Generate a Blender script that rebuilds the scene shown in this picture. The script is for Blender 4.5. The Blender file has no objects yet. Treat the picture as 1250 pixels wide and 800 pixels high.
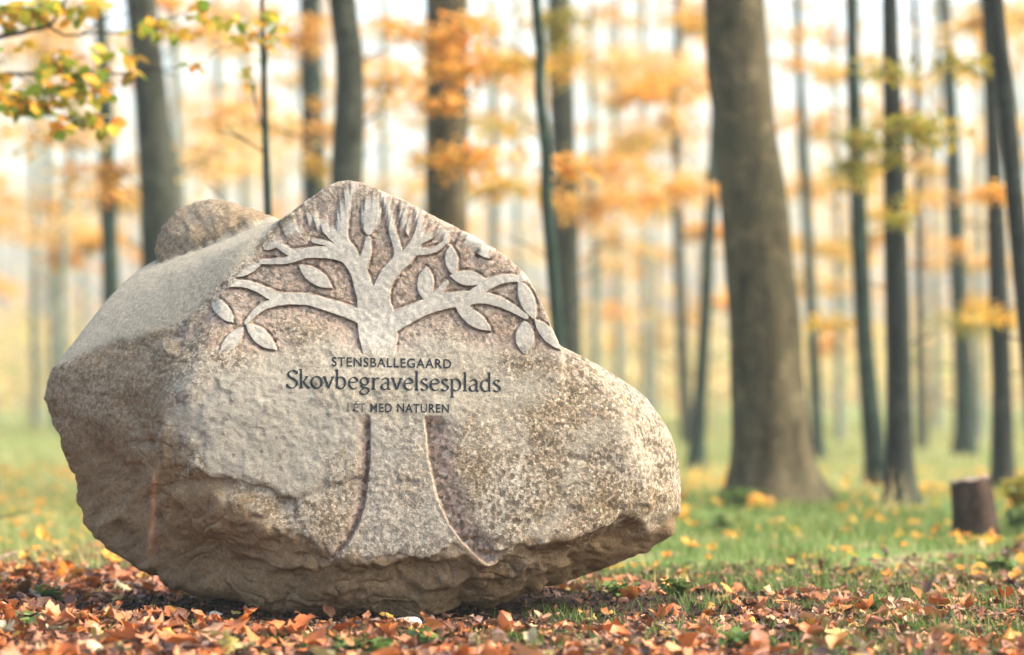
import bpy, bmesh, math, random
import numpy as np
from mathutils import Vector
from mathutils.bvhtree import BVHTree

random.seed(7); rng = np.random.default_rng(7)
S = bpy.context.scene
COL = S.collection

# ------------------------------------------------------------------ camera geometry
FP = 85.0/36.0*1250.0            # focal length in photo pixels
CAMZ = 0.82
HOR = 480.0                      # row of the horizon
TH = math.atan((HOR-400.0)/FP)
ST, CT = math.sin(TH), math.cos(TH)
def at(u, v, Y):
    x = u-625.0; y = FP*CT-(400.0-v)*ST; z = FP*ST+(400.0-v)*CT
    k = Y/y
    return (x*k, Y, CAMZ+z*k)
def proj(P):
    x, y, z = P[:, 0], P[:, 1], P[:, 2]-CAMZ
    f = y*CT+z*ST; up = -y*ST+z*CT
    return 625+FP*x/f, 400-FP*up/f

# ------------------------------------------------------------------ noise
def _h(ix, iy, iz, s):
    n = (ix*374761393+iy*668265263+iz*2147483647+s*144665) & 0xffffffff
    n = ((n ^ (n >> 13))*1274126177) & 0xffffffff
    n = (n ^ (n >> 16))
    n = (n*2246822519) & 0xffffffff
    return ((n ^ (n >> 15)) & 0xffff)/32767.5-1.0
def vnoise(P, scale, seed=0):
    Q = P/scale
    I = np.floor(Q).astype(np.int64); F = Q-I
    F = F*F*F*(F*(F*6-15)+10)
    out = 0
    for dx in (0, 1):
        wx = F[:, 0] if dx else 1-F[:, 0]
        for dy in (0, 1):
            wy = F[:, 1] if dy else 1-F[:, 1]
            for dz in (0, 1):
                wz = F[:, 2] if dz else 1-F[:, 2]
                out = out+wx*wy*wz*_h(I[:, 0]+dx, I[:, 1]+dy, I[:, 2]+dz, seed)
    return out
def fbm(P, scale, octv=4, seed=0, gain=.5):
    o = 0; a = 1.0
    for k in range(octv):
        o = o+a*vnoise(P+k*3.17, scale/2**k, seed+k); a *= gain
    return o
def sstep(a, b, x):
    t = np.clip((x-a)/(b-a), 0, 1); return t*t*(3-2*t)

def gz(x, y):
    x = np.asarray(x, float); y = np.asarray(y, float)
    P = np.stack([x.ravel(), y.ravel(), 0*x.ravel()], 1)
    n = vnoise(P, 1.7, 91)*.018+vnoise(P, .45, 92)*.010
    far = sstep(20, 70, P[:, 1])
    n = n*(1+2*far)+vnoise(P, 14., 93)*.16*sstep(18, 45, P[:, 1])
    return n.reshape(x.shape)
def gz1(x, y): return float(gz(np.array([x]), np.array([y]))[0])

# ------------------------------------------------------------------ object helpers
def link(o, parent=None):
    COL.objects.link(o)
    if parent is not None: o.parent = parent
    return o
def mesh_obj(name, V, F, mat, parent=None, smooth=False, origin=None):
    V = np.asarray(V, np.float32)
    if origin is not None: V = V-np.asarray(origin, np.float32)
    me = bpy.data.meshes.new(name)
    if isinstance(F, np.ndarray):
        k = F.shape[1]
        me.vertices.add(len(V)); me.vertices.foreach_set('co', V.ravel())
        me.loops.add(F.size); me.loops.foreach_set('vertex_index', F.astype(np.int32).ravel())
        me.polygons.add(len(F)); me.polygons.foreach_set('loop_start', np.arange(0, F.size, k, dtype=np.int32))
        me.update(calc_edges=True)
    else:
        me.from_pydata(V.tolist(), [], F)
    if smooth: me.polygons.foreach_set('use_smooth', [True]*len(me.polygons))
    me.materials.append(mat); me.validate()
    o = bpy.data.objects.new(name, me)
    if origin is not None and parent is None: o.location = origin
    return link(o, parent)
def empty(name, loc):
    o = bpy.data.objects.new(name, None); o.location = loc; o.empty_display_size = .2
    return link(o)
def tag(o, label=None, cat=None, group=None, kind=None):
    if label: o['label'] = label
    if cat: o['category'] = cat
    if group: o['group'] = group
    if kind: o['kind'] = kind
    return o

# ------------------------------------------------------------------ material helpers
class NT:
    def __init__(s, name):
        s.m = bpy.data.materials.new(name); s.m.use_nodes = True
        s.t = s.m.node_tree; s.t.nodes.clear()
        s.out = s.t.nodes.new('ShaderNodeOutputMaterial')
    def n(s, typ, **kw):
        nd = s.t.nodes.new('ShaderNode'+typ)
        for k, v in kw.items():
            if k.startswith('i_'):
                key = k[2:].replace('_', ' ')
                nd.inputs[key].default_value = v
            else: setattr(nd, k, v)
        return nd
    def l(s, a, b): s.t.links.new(a, b)
    def ramp(s, fac, stops, const=False):
        r = s.t.nodes.new('ShaderNodeValToRGB'); cr = r.color_ramp
        if const: cr.interpolation = 'CONSTANT'
        while len(cr.elements) < len(stops): cr.elements.new(.5)
        for e, (p, c) in zip(cr.elements, stops):
            e.position = p; e.color = (c[0], c[1], c[2], 1) if not isinstance(c, float) else (c, c, c, 1)
        s.l(fac, r.inputs[0]); return r.outputs[0]
    def mix(s, fac, a, b, mode='MIX'):
        m = s.t.nodes.new('ShaderNodeMix'); m.data_type = 'RGBA'; m.blend_type = mode
        for sock, v in ((m.inputs[0], fac), (m.inputs[6], a), (m.inputs[7], b)):
            if isinstance(v, (float, int)): sock.default_value = v
            elif isinstance(v, tuple): sock.default_value = (*v, 1)
            else: s.l(v, sock)
        return m.outputs[2]
    def noise(s, scale, detail=4, rough=.55, vec=None):
        n = s.n('TexNoise'); n.inputs['Scale'].default_value = scale
        n.inputs['Detail'].default_value = detail; n.inputs['Roughness'].default_value = rough
        if vec is not None: s.l(vec, n.inputs['Vector'])
        return n.outputs['Fac']
    def math(s, op, a, b=None):
        m = s.t.nodes.new('ShaderNodeMath'); m.operation = op
        for sock, v in ((m.inputs[0], a), (m.inputs[1], b)):
            if v is None: continue
            if isinstance(v, (float, int)): sock.default_value = v
            else: s.l(v, sock)
        return m.outputs[0]

def leaf_mat(name, stops, trans=.35, rough=.55, spec=.25):
    t = NT(name)
    g = t.n('NewGeometry')
    c = t.ramp(g.outputs['Random Per Island'], stops)
    co = t.n('TexCoord').outputs['Object']
    nz = t.noise(60, 3, .6, co)
    c = t.mix(t.math('MULTIPLY', nz, .55), c, (.35, .16, .07), 'MULTIPLY')
    p = t.n('BsdfPrincipled'); t.l(c, p.inputs['Base Color'])
    p.inputs['Roughness'].default_value = rough
    p.inputs['Specular IOR Level'].default_value = spec
    tr = t.n('BsdfTranslucent'); t.l(c, tr.inputs['Color'])
    mx = t.n('MixShader'); mx.inputs[0].default_value = trans
    t.l(p.outputs[0], mx.inputs[1]); t.l(tr.outputs[0], mx.inputs[2]); t.l(mx.outputs[0], t.out.inputs[0])
    return t.m
def bark_mat(name, c1, c2, c3, scale=1.0):
    t = NT(name)
    co = t.n('TexCoord').outputs['Object']
    mp = t.n('Mapping'); mp.inputs['Scale'].default_value = (1, 1, .22); t.l(co, mp.inputs[0])
    a = t.noise(5*scale, 5, .6, mp.outputs[0]); b = t.noise(34*scale, 4, .6, mp.outputs[0])
    c = t.mix(t.ramp(a, [(.35, (0., 0., 0.)), (.65, (1., 1., 1.))]), c1, c2)
    c = t.mix(t.math('MULTIPLY', t.ramp(t.noise(2.2, 3, .6, co), [(.5, 0.), (.68, 1.)]), .6), c, c3)
    vo = t.n('TexVoronoi'); vo.inputs['Scale'].default_value = 7; t.l(co, vo.inputs['Vector'])
    c = t.mix(t.ramp(vo.outputs['Distance'], [(.04, .75), (.10, 0.)]), c, tuple(min(1, x*2.0) for x in c2))
    blot = t.noise(7*scale, 4, .7, co); c = t.mix(t.ramp(blot, [(.54, 0.), (.60, .6)]), c, tuple(min(1, x*1.7) for x in c2)); c = t.mix(t.ramp(t.noise(12*scale, 5, .7, mp.outputs[0]), [(.38, .8), (.47, 0.)]), c, tuple(x*.35 for x in c1))
    c = t.mix(t.math('MULTIPLY', b, .5), c, (.4, .4, .4), 'MULTIPLY')
    p = t.n('BsdfPrincipled', i_Roughness=.85); t.l(c, p.inputs['Base Color'])
    p.inputs['Specular IOR Level'].default_value = .12
    bp = t.n('Bump', i_Strength=.6, i_Distance=.02); t.l(b, bp.inputs['Height']); t.l(bp.outputs[0], p.inputs['Normal'])
    t.l(p.outputs[0], t.out.inputs[0]); return t.m

M = {}
OR1, OR2, OR3 = (.88, .43, .07), (.90, .54, .12), (.80, .30, .045)
M['orange'] = leaf_mat('orange_leaves', [(0, OR3), (.25, OR1), (.6, OR2), (.85, (.80, .50, .10)), (1, (.45, .40, .06))], .5)
M['gold'] = leaf_mat('gold_leaves', [(0, (.75, .36, .05)), (.4, (.78, .48, .08)), (.8, (.60, .46, .07)), (1, (.30, .33, .05))], .5)
M['olive'] = leaf_mat('olive_leaves', [(0, (.50, .36, .04)), (.3, (.36, .34, .04)), (.7, (.26, .30, .04)), (1, (.62, .36, .05))], .45)
M['near'] = leaf_mat('turning_leaves', [(0, (.80, .32, .03)), (.22, (.84, .50, .06)), (.42, (.62, .55, .06)), (.6, (.30, .42, .035)), (.85, (.16, .28, .03)), (1, (.55, .16, .03))], .5)
M['pale'] = leaf_mat('haze_pale_leaves', [(0, (.90, .50, .20)), (.5, (.88, .60, .24)), (1, (.72, .64, .24))], .55)  # leaf colour lightened to add the whitening of haze
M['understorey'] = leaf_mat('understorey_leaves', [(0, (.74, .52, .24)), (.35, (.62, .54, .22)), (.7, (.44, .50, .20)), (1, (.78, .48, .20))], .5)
M['litter'] = leaf_mat('fallen_leaves', [(0, (.055, .024, .013)), (.14, (.16, .065, .03)), (.26, (.42, .12, .03)), (.40, (.56, .19, .05)), (.54, (.46, .20, .10)), (.68, (.58, .18, .035)), (.80, (.55, .33, .20)), (.90, (.64, .30, .04)), (.97, (.34, .30, .08)), (1, (.50, .48, .33))], .12, .5, .35)
M['litter_brown'] = leaf_mat('brown_fallen_leaves', [(0, (.035, .018, .012)), (.25, (.12, .055, .03)), (.45, (.24, .11, .06)), (.62, (.32, .16, .09)), (.76, (.46, .16, .035)), (.90, (.46, .30, .19)), (1, (.50, .38, .10))], .12, .5, .35)
M['mould'] = leaf_mat('rotted_leaves', [(0, (.012, .008, .006)), (.4, (.04, .024, .014)), (.75, (.10, .055, .03)), (1, (.22, .13, .07))], .05, .7)
M['grass'] = leaf_mat('grass_blades', [(0, (.055, .125, .025)), (.4, (.11, .22, .04)), (.75, (.20, .31, .07)), (1, (.45, .40, .16))], .35)
M['pale_grass'] = leaf_mat('pale_grass_blades', [(0, (.22, .28, .08)), (.5, (.38, .40, .14)), (1, (.58, .50, .24))], .35)
M['weed'] = leaf_mat('weed_leaves', [(0, (.06, .12, .03)), (.5, (.12, .22, .05)), (1, (.24, .32, .09))], .3)
M['bark_big'] = bark_mat('olive_brown_bark', (.056, .045, .022), (.094, .077, .042), (.044, .048, .024))
M['bark'] = bark_mat('grey_green_bark', (.032, .038, .026), (.06, .064, .046), (.02, .034, .019))
M['bark_teal'] = bark_mat('green_mossy_bark', (.013, .028, .020), (.027, .046, .033), (.011, .032, .015))
M['bark_dark'] = bark_mat('blackish_bark', (.014, .020, .017), (.03, .035, .028), (.012, .028, .02))  # very dark, slightly green bark tone
M['bark_hazed'] = bark_mat('haze_pale_bark', (.17, .19, .14), (.25, .26, .20), (.13, .16, .10))  # fading with distance put into the bark colour, on top of the haze volume
M['twig'] = bark_mat('twig_bark', (.02, .014, .010), (.04, .028, .018), (.018, .013, .009), 6)

# ------------------------------------------------------------------ tubes
def tube_np(P, R, n=8, cap=True, wob=0.0, seed=0):
    P = np.asarray(P, float); R = np.asarray(R, float); m = len(P)
    T = np.gradient(P, axis=0); T /= np.linalg.norm(T, axis=1)[:, None]+1e-9
    ref = np.array([0., 1., 0.]) if abs(T[:, 1]).mean() < .8 else np.array([1., 0., 0.])
    A = np.cross(T, ref); A /= np.linalg.norm(A, axis=1)[:, None]+1e-9
    B = np.cross(T, A)
    ang = np.linspace(0, 2*np.pi, n, endpoint=False)
    V = P[:, None]+(A[:, None]*np.cos(ang)[None, :, None]+B[:, None]*np.sin(ang)[None, :, None])*R[:, None, None]
    V = V.reshape(-1, 3)
    if wob:
        D = V-np.repeat(P, n, 0)
        k = 1+wob*vnoise(V*np.array([1, 1, .35]), .16, seed)+wob*.6*vnoise(V*np.array([1, 1, .3]), .5, seed+5)
        V = np.repeat(P, n, 0)+D*k[:, None]
    F = []
    for i in range(m-1):
        for j in range(n):
            a = i*n+j; b = i*n+(j+1) % n
            F.append((a, b, b+n, a+n))
    V = V.tolist()
    if cap:
        V.append(P[-1].tolist()); c = len(V)-1
        for j in range(n): F.append(((m-1)*n+j, (m-1)*n+(j+1) % n, c))
        V.append(P[0].tolist()); c = len(V)-1
        for j in range(n): F.append(((j+1) % n, j, c))
    return V, F
class MB:
    def __init__(s): s.V = []; s.F = []
    def add(s, V, F):
        k = len(s.V); s.V.extend(V); s.F.extend([tuple(i+k for i in f) for f in F])
    def tube(s, P, R, n=8, **k): s.add(*tube_np(P, R, n, **k))
def spline(pts, n):
    pts = np.asarray(pts, float); m = len(pts)
    if m == 2:
        t = np.linspace(0, 1, n)[:, None]; return pts[0]*(1-t)+pts[1]*t
    out = []
    E = np.vstack([2*pts[0]-pts[1], pts, 2*pts[-1]-pts[-2]])
    for tt in np.linspace(0, m-1-1e-9, n):
        i = int(tt); t = tt-i; a, b, c, d = E[i], E[i+1], E[i+2], E[i+3]
        out.append(.5*((2*b)+(-a+c)*t+(2*a-5*b+4*c-d)*t*t+(-a+3*b-3*c+d)*t**3))
    return np.array(out)

# ------------------------------------------------------------------ leaf batches
LEAF_V = np.array([(0, 0, 0), (-.30, .30, .07), (-.26, .70, .06), (0, 1, -.04), (.26, .70, .06), (.30, .30, .07)])
LEAF_F = np.array([(0, 3, 2, 1), (0, 5, 4, 3)])
def rotmats(yaw, tilt, roll):
    cy, sy = np.cos(yaw), np.sin(yaw); ct, st = np.cos(tilt), np.sin(tilt); cr, sr = np.cos(roll), np.sin(roll)
    Z = np.zeros_like(cy); O = np.ones_like(cy)
    Rz = np.stack([cy, -sy, Z, sy, cy, Z, Z, Z, O], -1).reshape(-1, 3, 3)
    Rx = np.stack([O, Z, Z, Z, ct, -st, Z, st, ct], -1).reshape(-1, 3, 3)
    Ry = np.stack([cr, Z, sr, Z, O, Z, -sr, Z, cr], -1).reshape(-1, 3, 3)
    return Rz@Rx@Ry
def batch(pos, Rm, sc, TV, TF):
    n = len(pos)
    if sc.ndim == 1: sc = sc[:, None].repeat(3, 1)
    V = np.einsum('nij,nkj->nki', Rm, TV[None]*sc[:, None, :])+pos[:, None]
    F = TF[None]+(np.arange(n)*len(TV))[:, None, None]
    return V.reshape(-1, 3), F.reshape(-1, TF.shape[1])
def crown_leaves(pos, size):
    n = len(pos)
    R = rotmats(rng.uniform(0, 6.283, n), rng.normal(-.25, .45, n), rng.normal(0, .5, n))
    return batch(pos, R, size*rng.uniform(.7, 1.25, n), LEAF_V, LEAF_F)

def spray_points(c, rx, ry, rz, n, mb=None, root=None, rr=.012):
    """twigs fanning out level from the limb's end; leaves sit along the twigs"""
    k = max(3, int(n/45)); pts = []
    c = np.asarray(c, float)
    for i in range(k):
        a = rng.uniform(0, 6.283); q = rng.uniform(.35, 1)
        e = c+np.array([rx*math.cos(a)*q, ry*math.sin(a)*q, rz*rng.normal(0, .45)])
        st = c+np.array([rng.normal(0, .15)*rx, rng.normal(0, .15)*ry, rng.normal(0, .2)*rz])
        m = int(n/k); t = rng.uniform(0, 1, m)**.8
        sag = -(t**2)*.25*rz
        L = st[None]*(1-t)[:, None]+e[None]*t[:, None]
        L[:, 2] += sag
        L += rng.normal(0, 1, (m, 3))*np.array([.09, .09, .045])*(.5+rx)
        pts.append(L)
        if mb is not None and i < 9:
            mid = (st+e)/2+np.array([0, 0, .02])
            mb.tube(spline([root if root is not None and i == 0 else c, st, mid, e], 6), np.linspace(rr*.6, rr*.15, 6), 4)
    return np.vstack(pts)

GR_SPRAY = 'beech trees of the wood behind the boulder'
def tree(name, label, Y, path, mat, sprays=(), leaf=.075, n=14, group=GR_SPRAY, flare=1.0, kind='beech', top=None, cat='tree', leafmats=None, knots=()):
    """path: (u, v, width px) rows top to bottom as seen; extended to the ground and above the frame"""
    pts = [np.array(at(u, v, Y)) for u, v, w in path]
    rad = [w*.5/FP*Y for u, v, w in path]
    lo = pts[-1]; d = (pts[-1]-pts[-2]); d = d/max(1e-6, -d[2])
    gx = lo[0]+d[0]*lo[2]; g = gz1(gx, Y)
    if lo[2]-g > .06:
        base = np.array([lo[0]+d[0]*(lo[2]-g), Y, g]); pts.append(base); rad.append(rad[-1]*1.08)
    else: base = np.array([lo[0], Y, g])
    hi = pts[0]; d = pts[0]-pts[1]; d = d/max(1e-6, d[2])
    ht = top or (7.+Y*.16)
    for f in (.5, 1.):
        dz = (ht-hi[2])*f
        pts.insert(0, np.array([hi[0]+d[0]*dz*.8, Y+.1*dz*rng.normal(), hi[2]+dz])); rad.insert(0, rad[0]*(.8 if f == .5 else .6))
    P = np.array(pts[::-1]); R = np.array(rad[::-1])
    m = 46
    Q = spline(np.column_stack([P, R]), m)
    P = Q[:, :3]; R = np.abs(Q[:, 3])
    # concentrate rings near the ground for the root flare
    hgt = P[:, 2]-base[2]
    R = R*(1+.42*flare*np.exp(-np.maximum(hgt, 0)/.16))
    extra = np.array([P[0]-np.array([0, 0, .12])]); P = np.vstack([extra, P]); R = np.concatenate([[R[0]*1.15], R])
    root = empty(name, base); tag(root, label, cat, group)
    mb = MB(); V, F = tube_np(P, R, n, cap=True, wob=.06, seed=int(abs(base[0])*100)+3)
    A_ = np.array(V); dx = A_[:, 0]-base[0]; dy = A_[:, 1]-Y; an = np.arctan2(dy, dx); hh_ = np.maximum(A_[:, 2]-base[2], 0)
    fl = .20*flare*np.exp(-hh_/(.10+.7*rad[-1]))*np.clip(np.sin(an*3+base[0]*7)+.6*np.sin(an*5+base[0]*3), -.3, 1)
    A_[:, 0] += dx*fl; A_[:, 1] += dy*fl; V = A_.tolist()
    mb.add(V, F)
    for _ in range(5 if Y < 60 else 2):
        i = int(rng.integers(5, len(P)-8)); sg = rng.choice([-1, 1]); a_ = rng.uniform(-.9, .9); L_ = rng.uniform(.25, .9)*(.45 if Y < 24 else 1.3)
        d_ = np.array([sg*math.cos(a_), math.sin(a_), rng.uniform(.15, .7)])*L_
        q0 = P[i]; kink = rng.normal(0, .06, 3)*L_
        mb.tube(spline([q0, q0+d_*.5+kink, q0+d_], 7), np.linspace(max(.006, R[i]*.13), .003, 7), 5)
    for (u, v, r) in knots:
        k = np.array(at(u, v, Y)); k[1] = Y-R[np.argmin(abs(P[:, 2]-k[2]))]*.9
        mb.tube([k+np.array([0, .03, 0]), k+np.array([0, -.008, 0]), k+np.array([0, -.02, -.004])], [r*1.6, r, r*.55], 8)
    leaves = {}
    for sp in sprays:
        u, v, du, dv, cnt, km = sp[:6]
        dy = sp[6] if len(sp) > 6 else rng.uniform(-.6, .3)
        c = np.array(at(u, v, Y+dy))
        zc = c[2]-.3-abs(c[0]-base[0])*.25
        i = int(np.argmin(abs(P[:, 2]-zc))); st = P[i]
        rx = du/FP*Y; rz = dv/FP*Y*1.35; cnt = int(cnt*1.0); rx *= 1.2
        br = max(.006, R[i]*.07)
        mid = (st+c)/2+np.array([0, 0, .10*abs(c[0]-st[0])])
        mb.tube(spline([st, mid, c], 9), np.linspace(br, br*.35, 9), 5)
        pp = spray_points(c, rx, max(.35, rx*.8), rz, cnt, mb, mid, br)
        leaves.setdefault(km, []).append(pp)
    mesh_obj('trunk', mb.V, mb.F, mat, root, True, base)
    if leaves:
        Vs, Fs, mi, off = [], [], [], 0
        for j, (km, pl) in enumerate(leaves.items()):
            V, F = crown_leaves(np.vstack(pl), leaf)
            Vs.append(V); Fs.append(F+off); off += len(V); mi += [j]*len(F)
        o = mesh_obj('crown', np.vstack(Vs), np.vstack(Fs), M[list(leaves)[0]], root, False, base)
        for km in list(leaves)[1:]: o.data.materials.append(M[km])
        if len(o.data.polygons) == len(mi): o.data.polygons.foreach_set('material_index', mi)
    return root

# ================================================================== THE SETTING
def stretch(n, a, b, p):
    t = np.linspace(-1, 1, n); return (np.sign(t)*np.abs(t)**p)*(b-a)/2+(a+b)/2
xs = stretch(260, -120, 120, 2.6)
ys = np.concatenate([np.linspace(-6, 4, 12), np.arange(4.1, 20, .09), 20+np.linspace(0, 1, 90)[1:]**2.2*170])
X, Yg = np.meshgrid(xs, ys)
Z = gz(X, Yg)
nx, ny = len(xs), len(ys)
idx = np.arange(nx*ny).reshape(ny, nx)
GF = np.stack([idx[:-1, :-1], idx[:-1, 1:], idx[1:, 1:], idx[1:, :-1]], -1).reshape(-1, 4)
t = NT('forest_floor')
co = t.n('TexCoord').outputs['Object']
soil = t.mix(t.noise(38, 5, .6, co), (.012, .008, .006), (.05, .032, .02))  # soil kept dark so the strip under the boulder reads as shadow
soil = t.mix(t.ramp(t.noise(16, 4, .6, co), [(.55, 0.), (.66, 1.)]), soil, (.10, .055, .028))
green = t.mix(t.noise(9, 5, .6, co), (.06, .12, .028), (.16, .23, .055))
green = t.mix(t.ramp(t.noise(2.3, 4, .6, co), [(.50, 0.), (.66, 1.)]), green, (.30, .25, .12))
sep = t.n('SeparateXYZ'); t.l(co, sep.inputs[0])
far = t.n('MapRange'); t.l(sep.outputs['Y'], far.inputs[0]); far.inputs[1].default_value = 10.0; far.inputs[2].default_value = 12.5
f2 = t.math('ADD', far.outputs[0], t.math('MULTIPLY', t.math('SUBTRACT', t.noise(1.3, 3, .6, co), .5), .9))
f2 = t.ramp(f2, [(.35, 0.), (.65, 1.)])
c = t.mix(f2, soil, green)
p = t.n('BsdfPrincipled', i_Roughness=.95); t.l(c, p.inputs['Base Color'])
p.inputs['Specular IOR Level'].default_value = .15
bp = t.n('Bump', i_Strength=.8, i_Distance=.03); t.l(t.noise(45, 6, .65, co), bp.inputs['Height']); t.l(bp.outputs[0], p.inputs['Normal'])
t.l(p.outputs[0], t.out.inputs[0])
g = mesh_obj('ground', np.stack([X.ravel(), Yg.ravel(), Z.ravel()], 1), GF, t.m, None, True)
tag(g, 'forest floor of soil, grass and fallen leaves', 'ground', kind='structure')

# ================================================================== BOULDER
YC = 9.15
CEN = np.array(at(440, 500, YC))
def dfr(u, v): return .13+.40*(v-230)/460.-.11*((u-470)/330.)**2
def P3(lst):
    out = []
    for q in lst:
        u, v = q[0], q[1]; d = q[2] if len(q) > 2 else dfr(u, v)
        out.append(at(u, v, YC-d))
    return out
def planes(pts):
    bm = bmesh.new()
    for q in pts: bm.verts.new(q)
    bmesh.ops.convex_hull(bm, input=bm.verts)
    bm.normal_update()
    N = []
    for f in bm.faces:
        n = f.normal; d = (f.calc_center_median()-Vector(CEN)).dot(n)
        if d < 0: n = -n; d = -d
        a = f.calc_area()
        if a < 1e-5: continue
        v = np.array([n.x, n.y, n.z, d])
        if any(np.dot(v[:3], w[:3]) > .9985 and abs(v[3]-w[3]) < .006 for w in N): continue
        N.append(v)
    bm.free(); return np.array(N)
core = [(400, 460, .1), (480, 460, .1), (400, 560, .1), (480, 560, .1), (440, 500, -.2)]
HA = P3([(343, 264), (368, 244), (400, 223), (437, 217), (474, 231), (522, 260), (562, 279), (603, 300), (638, 330), (664, 375), (688, 428),
         (424, 224, -.12), (540, 275, -.16), (640, 350, -.1), (345, 278, -.2), (232, 388), (228, 560, .40), (684, 500, .24), (686, 650, .34),
         (300, 640, .44), (440, 690, .47), (600, 686, .46), (250, 722, .22), (330, 750, .26), (510, 757, .28), (600, 738, .18),
         (300, 700, -.75), (600, 690, -.75), (440, 400, -.75), (660, 520, -.65), (250, 500, -.6)])
HB = P3([(53, 470, -.12), (60, 452, -.08), (82, 440, -.05), (60, 525, -.12), (70, 605, -.12), (98, 652, -.12), (150, 695, .02), (200, 716, .12),
         (232, 388), (186, 520, .30), (190, 590, .33), (232, 470, .385), (228, 560, .42), (90, 415, -.15), (122, 368, -.28), (160, 332, -.42), (186, 316, -.52),
         (600, 530, .375), (520, 470), (400, 470), (660, 560, .37), (343, 270, .09), (300, 292, .14), (330, 262, -.35), (300, 640, .44), (440, 690, .47), (600, 688, .46), (700, 664, .40),
         (702, 428, .20), (752, 453, .10), (795, 482, .04), (820, 520, .0), (833, 562, -.04), (838, 618, -.05), (826, 658, -.06), (792, 680, -.04),
         (765, 505, .27), (778, 560, .31), (782, 636, .27), (800, 520, .13), (812, 600, .16), (760, 694, .0), (700, 710, .05), (620, 735, .14), (510, 757, .27),
         (260, 735, .18), (330, 752, .24),
         (120, 480, -.7), (150, 640, -.7), (300, 700, -.85), (600, 690, -.85), (780, 520, -.55), (780, 640, -.5), (700, 450, -.4), (250, 330, -.75)])
HC = P3([(180, 318, -.36), (179, 292, -.45), (188, 268, -.5), (226, 252, -.5), (256, 234, -.48), (290, 239, -.44), (318, 253, -.38), (340, 262, -.30),
         (205, 300, -.30), (250, 282, -.22), (305, 268, -.16), (200, 285, -.7), (255, 250, -.75), (300, 255, -.7)]+core+[(440, 540, -.3), (380, 560, .2)])
SS = np.concatenate([np.arange(0.004, 1.36, .0036), ])
th = np.arctan(SS/.34)
th = np.concatenate([th, np.linspace(th[-1], math.pi-.01, 90)[1:]])
NA = 1500
ph = np.linspace(0, 2*np.pi, NA, endpoint=False)
TT, PPh = np.meshgrid(th, ph, indexing='ij')
D = np.stack([np.sin(TT)*np.cos(PPh), -np.cos(TT), np.sin(TT)*np.sin(PPh)], -1).reshape(-1, 3)
def rad_hull(pts, k):
    N = planes(pts); q = (D@N[:, :3].T)/N[:, 3][None]        # 1/r per plane
    mx = q.max(1); s = np.exp(np.clip((q-mx[:, None])/(k*mx[:, None]), -30, 0)).sum(1)
    return 1/(mx*(1+k*np.log(s)))
ra, rb, rc = rad_hull(HA, .010), rad_hull(HB, .012), rad_hull(HC, .03)
def smax(a, b, k):
    h = np.clip(.5+.5*(a-b)/k, 0, 1); return b*(1-h)+a*h+k*h*(1-h)
r = smax(smax(ra, rb, .035), rc, .03)
V = CEN+D*r[:, None]
u, v = proj(V)
dd = YC-V[:, 1]
# zones of the stone, measured on the face
slope = sstep(-10, 10, (232-u)*.0+( (442-(u-82)*.345) - v)) * (u < 240) + 0.0
edge_v = np.where(u < 232, 440-(u-82)*.347, 388-(u-232)*1.081)      # rim between the smooth upper slope and the face
slope = sstep(4, -8, v-edge_v+5*vnoise(V, .10, 5)) * sstep(430, 400, u) * sstep(-.9, -.1, dd-0*u+.3)
humpm = (rc > np.maximum(ra, rb)-.004).astype(float)*(u < 350)*(v < 330)
slope = slope*(1-humpm)
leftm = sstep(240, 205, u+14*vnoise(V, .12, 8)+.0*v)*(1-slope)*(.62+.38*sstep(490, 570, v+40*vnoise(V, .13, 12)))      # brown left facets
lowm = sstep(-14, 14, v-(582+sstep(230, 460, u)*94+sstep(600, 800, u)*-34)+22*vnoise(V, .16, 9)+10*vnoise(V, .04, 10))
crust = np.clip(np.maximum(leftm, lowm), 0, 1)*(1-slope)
undr = sstep(0, 12, v-(692-sstep(600, 790, u)*52))
# rock-scale displacement
amp = 1-.72*slope
face = (1-crust)*(1-slope)*(1-humpm)
disp = fbm(V, .42, 2, 20)*.017*(1-.45*face)*amp
ridg = 1-np.abs(vnoise(V*np.array([1, 1, 1.5])+fbm(V, .2, 2, 31)[:, None]*.05, .19, 33))
disp += (ridg-.75)*.026*crust
lw2 = V+.05*np.stack([fbm(V, .14, 2, 35), fbm(V, .14, 2, 36), fbm(V, .14, 2, 37)], 1)
disp -= crust*(1-np.abs(vnoise(lw2*np.array([1, 1, 1.6]), .085, 38)))**3*.011
disp += crust*(np.abs(vnoise(lw2, .30, 39))-.3)*.05
crz = sstep(470, 440, v)*(u > 235)*(v > edge_v)*(1-humpm)
disp += fbm(V, .075, 3, 40, .6)*.0062*amp*(1-.45*face)*(1-.6*crz)
disp += vnoise(V, .016, 44)*.0016*amp
pit = np.clip(vnoise(V, .045, 50)-.42, 0, 1)
disp -= pit*.020*(1-slope)*(.35+.65*crust)
disp += humpm*(fbm(V, .06, 3, 61, .6)*.010+fbm(V, .16, 2, 63)*.02)
def gau(cu, cv, su, sv, a=0.):
    x = u-cu; y = v-cv; c, s = math.cos(a), math.sin(a)
    return np.exp(-(((x*c+y*s)/su)**2+((-x*s+y*c)/sv)**2))*(dd > -.25)
def crease(pl, w):
    best = np.full(len(u), 1e9)
    for (a, b) in zip(pl[:-1], pl[1:]):
        ax, ay = a; bx, by = b; L2 = (bx-ax)**2+(by-ay)**2
        tt = np.clip(((u-ax)*(bx-ax)+(v-ay)*(by-ay))/L2, 0, 1)
        best = np.minimum(best, np.hypot(u-ax-tt*(bx-ax), v-ay-tt*(by-ay)))
    return np.exp(-(best/w)**2)*(dd > -.2)
wob = 5*vnoise(V, .05, 70)
u0, v0 = u.copy(), v.copy(); u = u+wob; v = v+5*vnoise(V, .05, 71)
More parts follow.
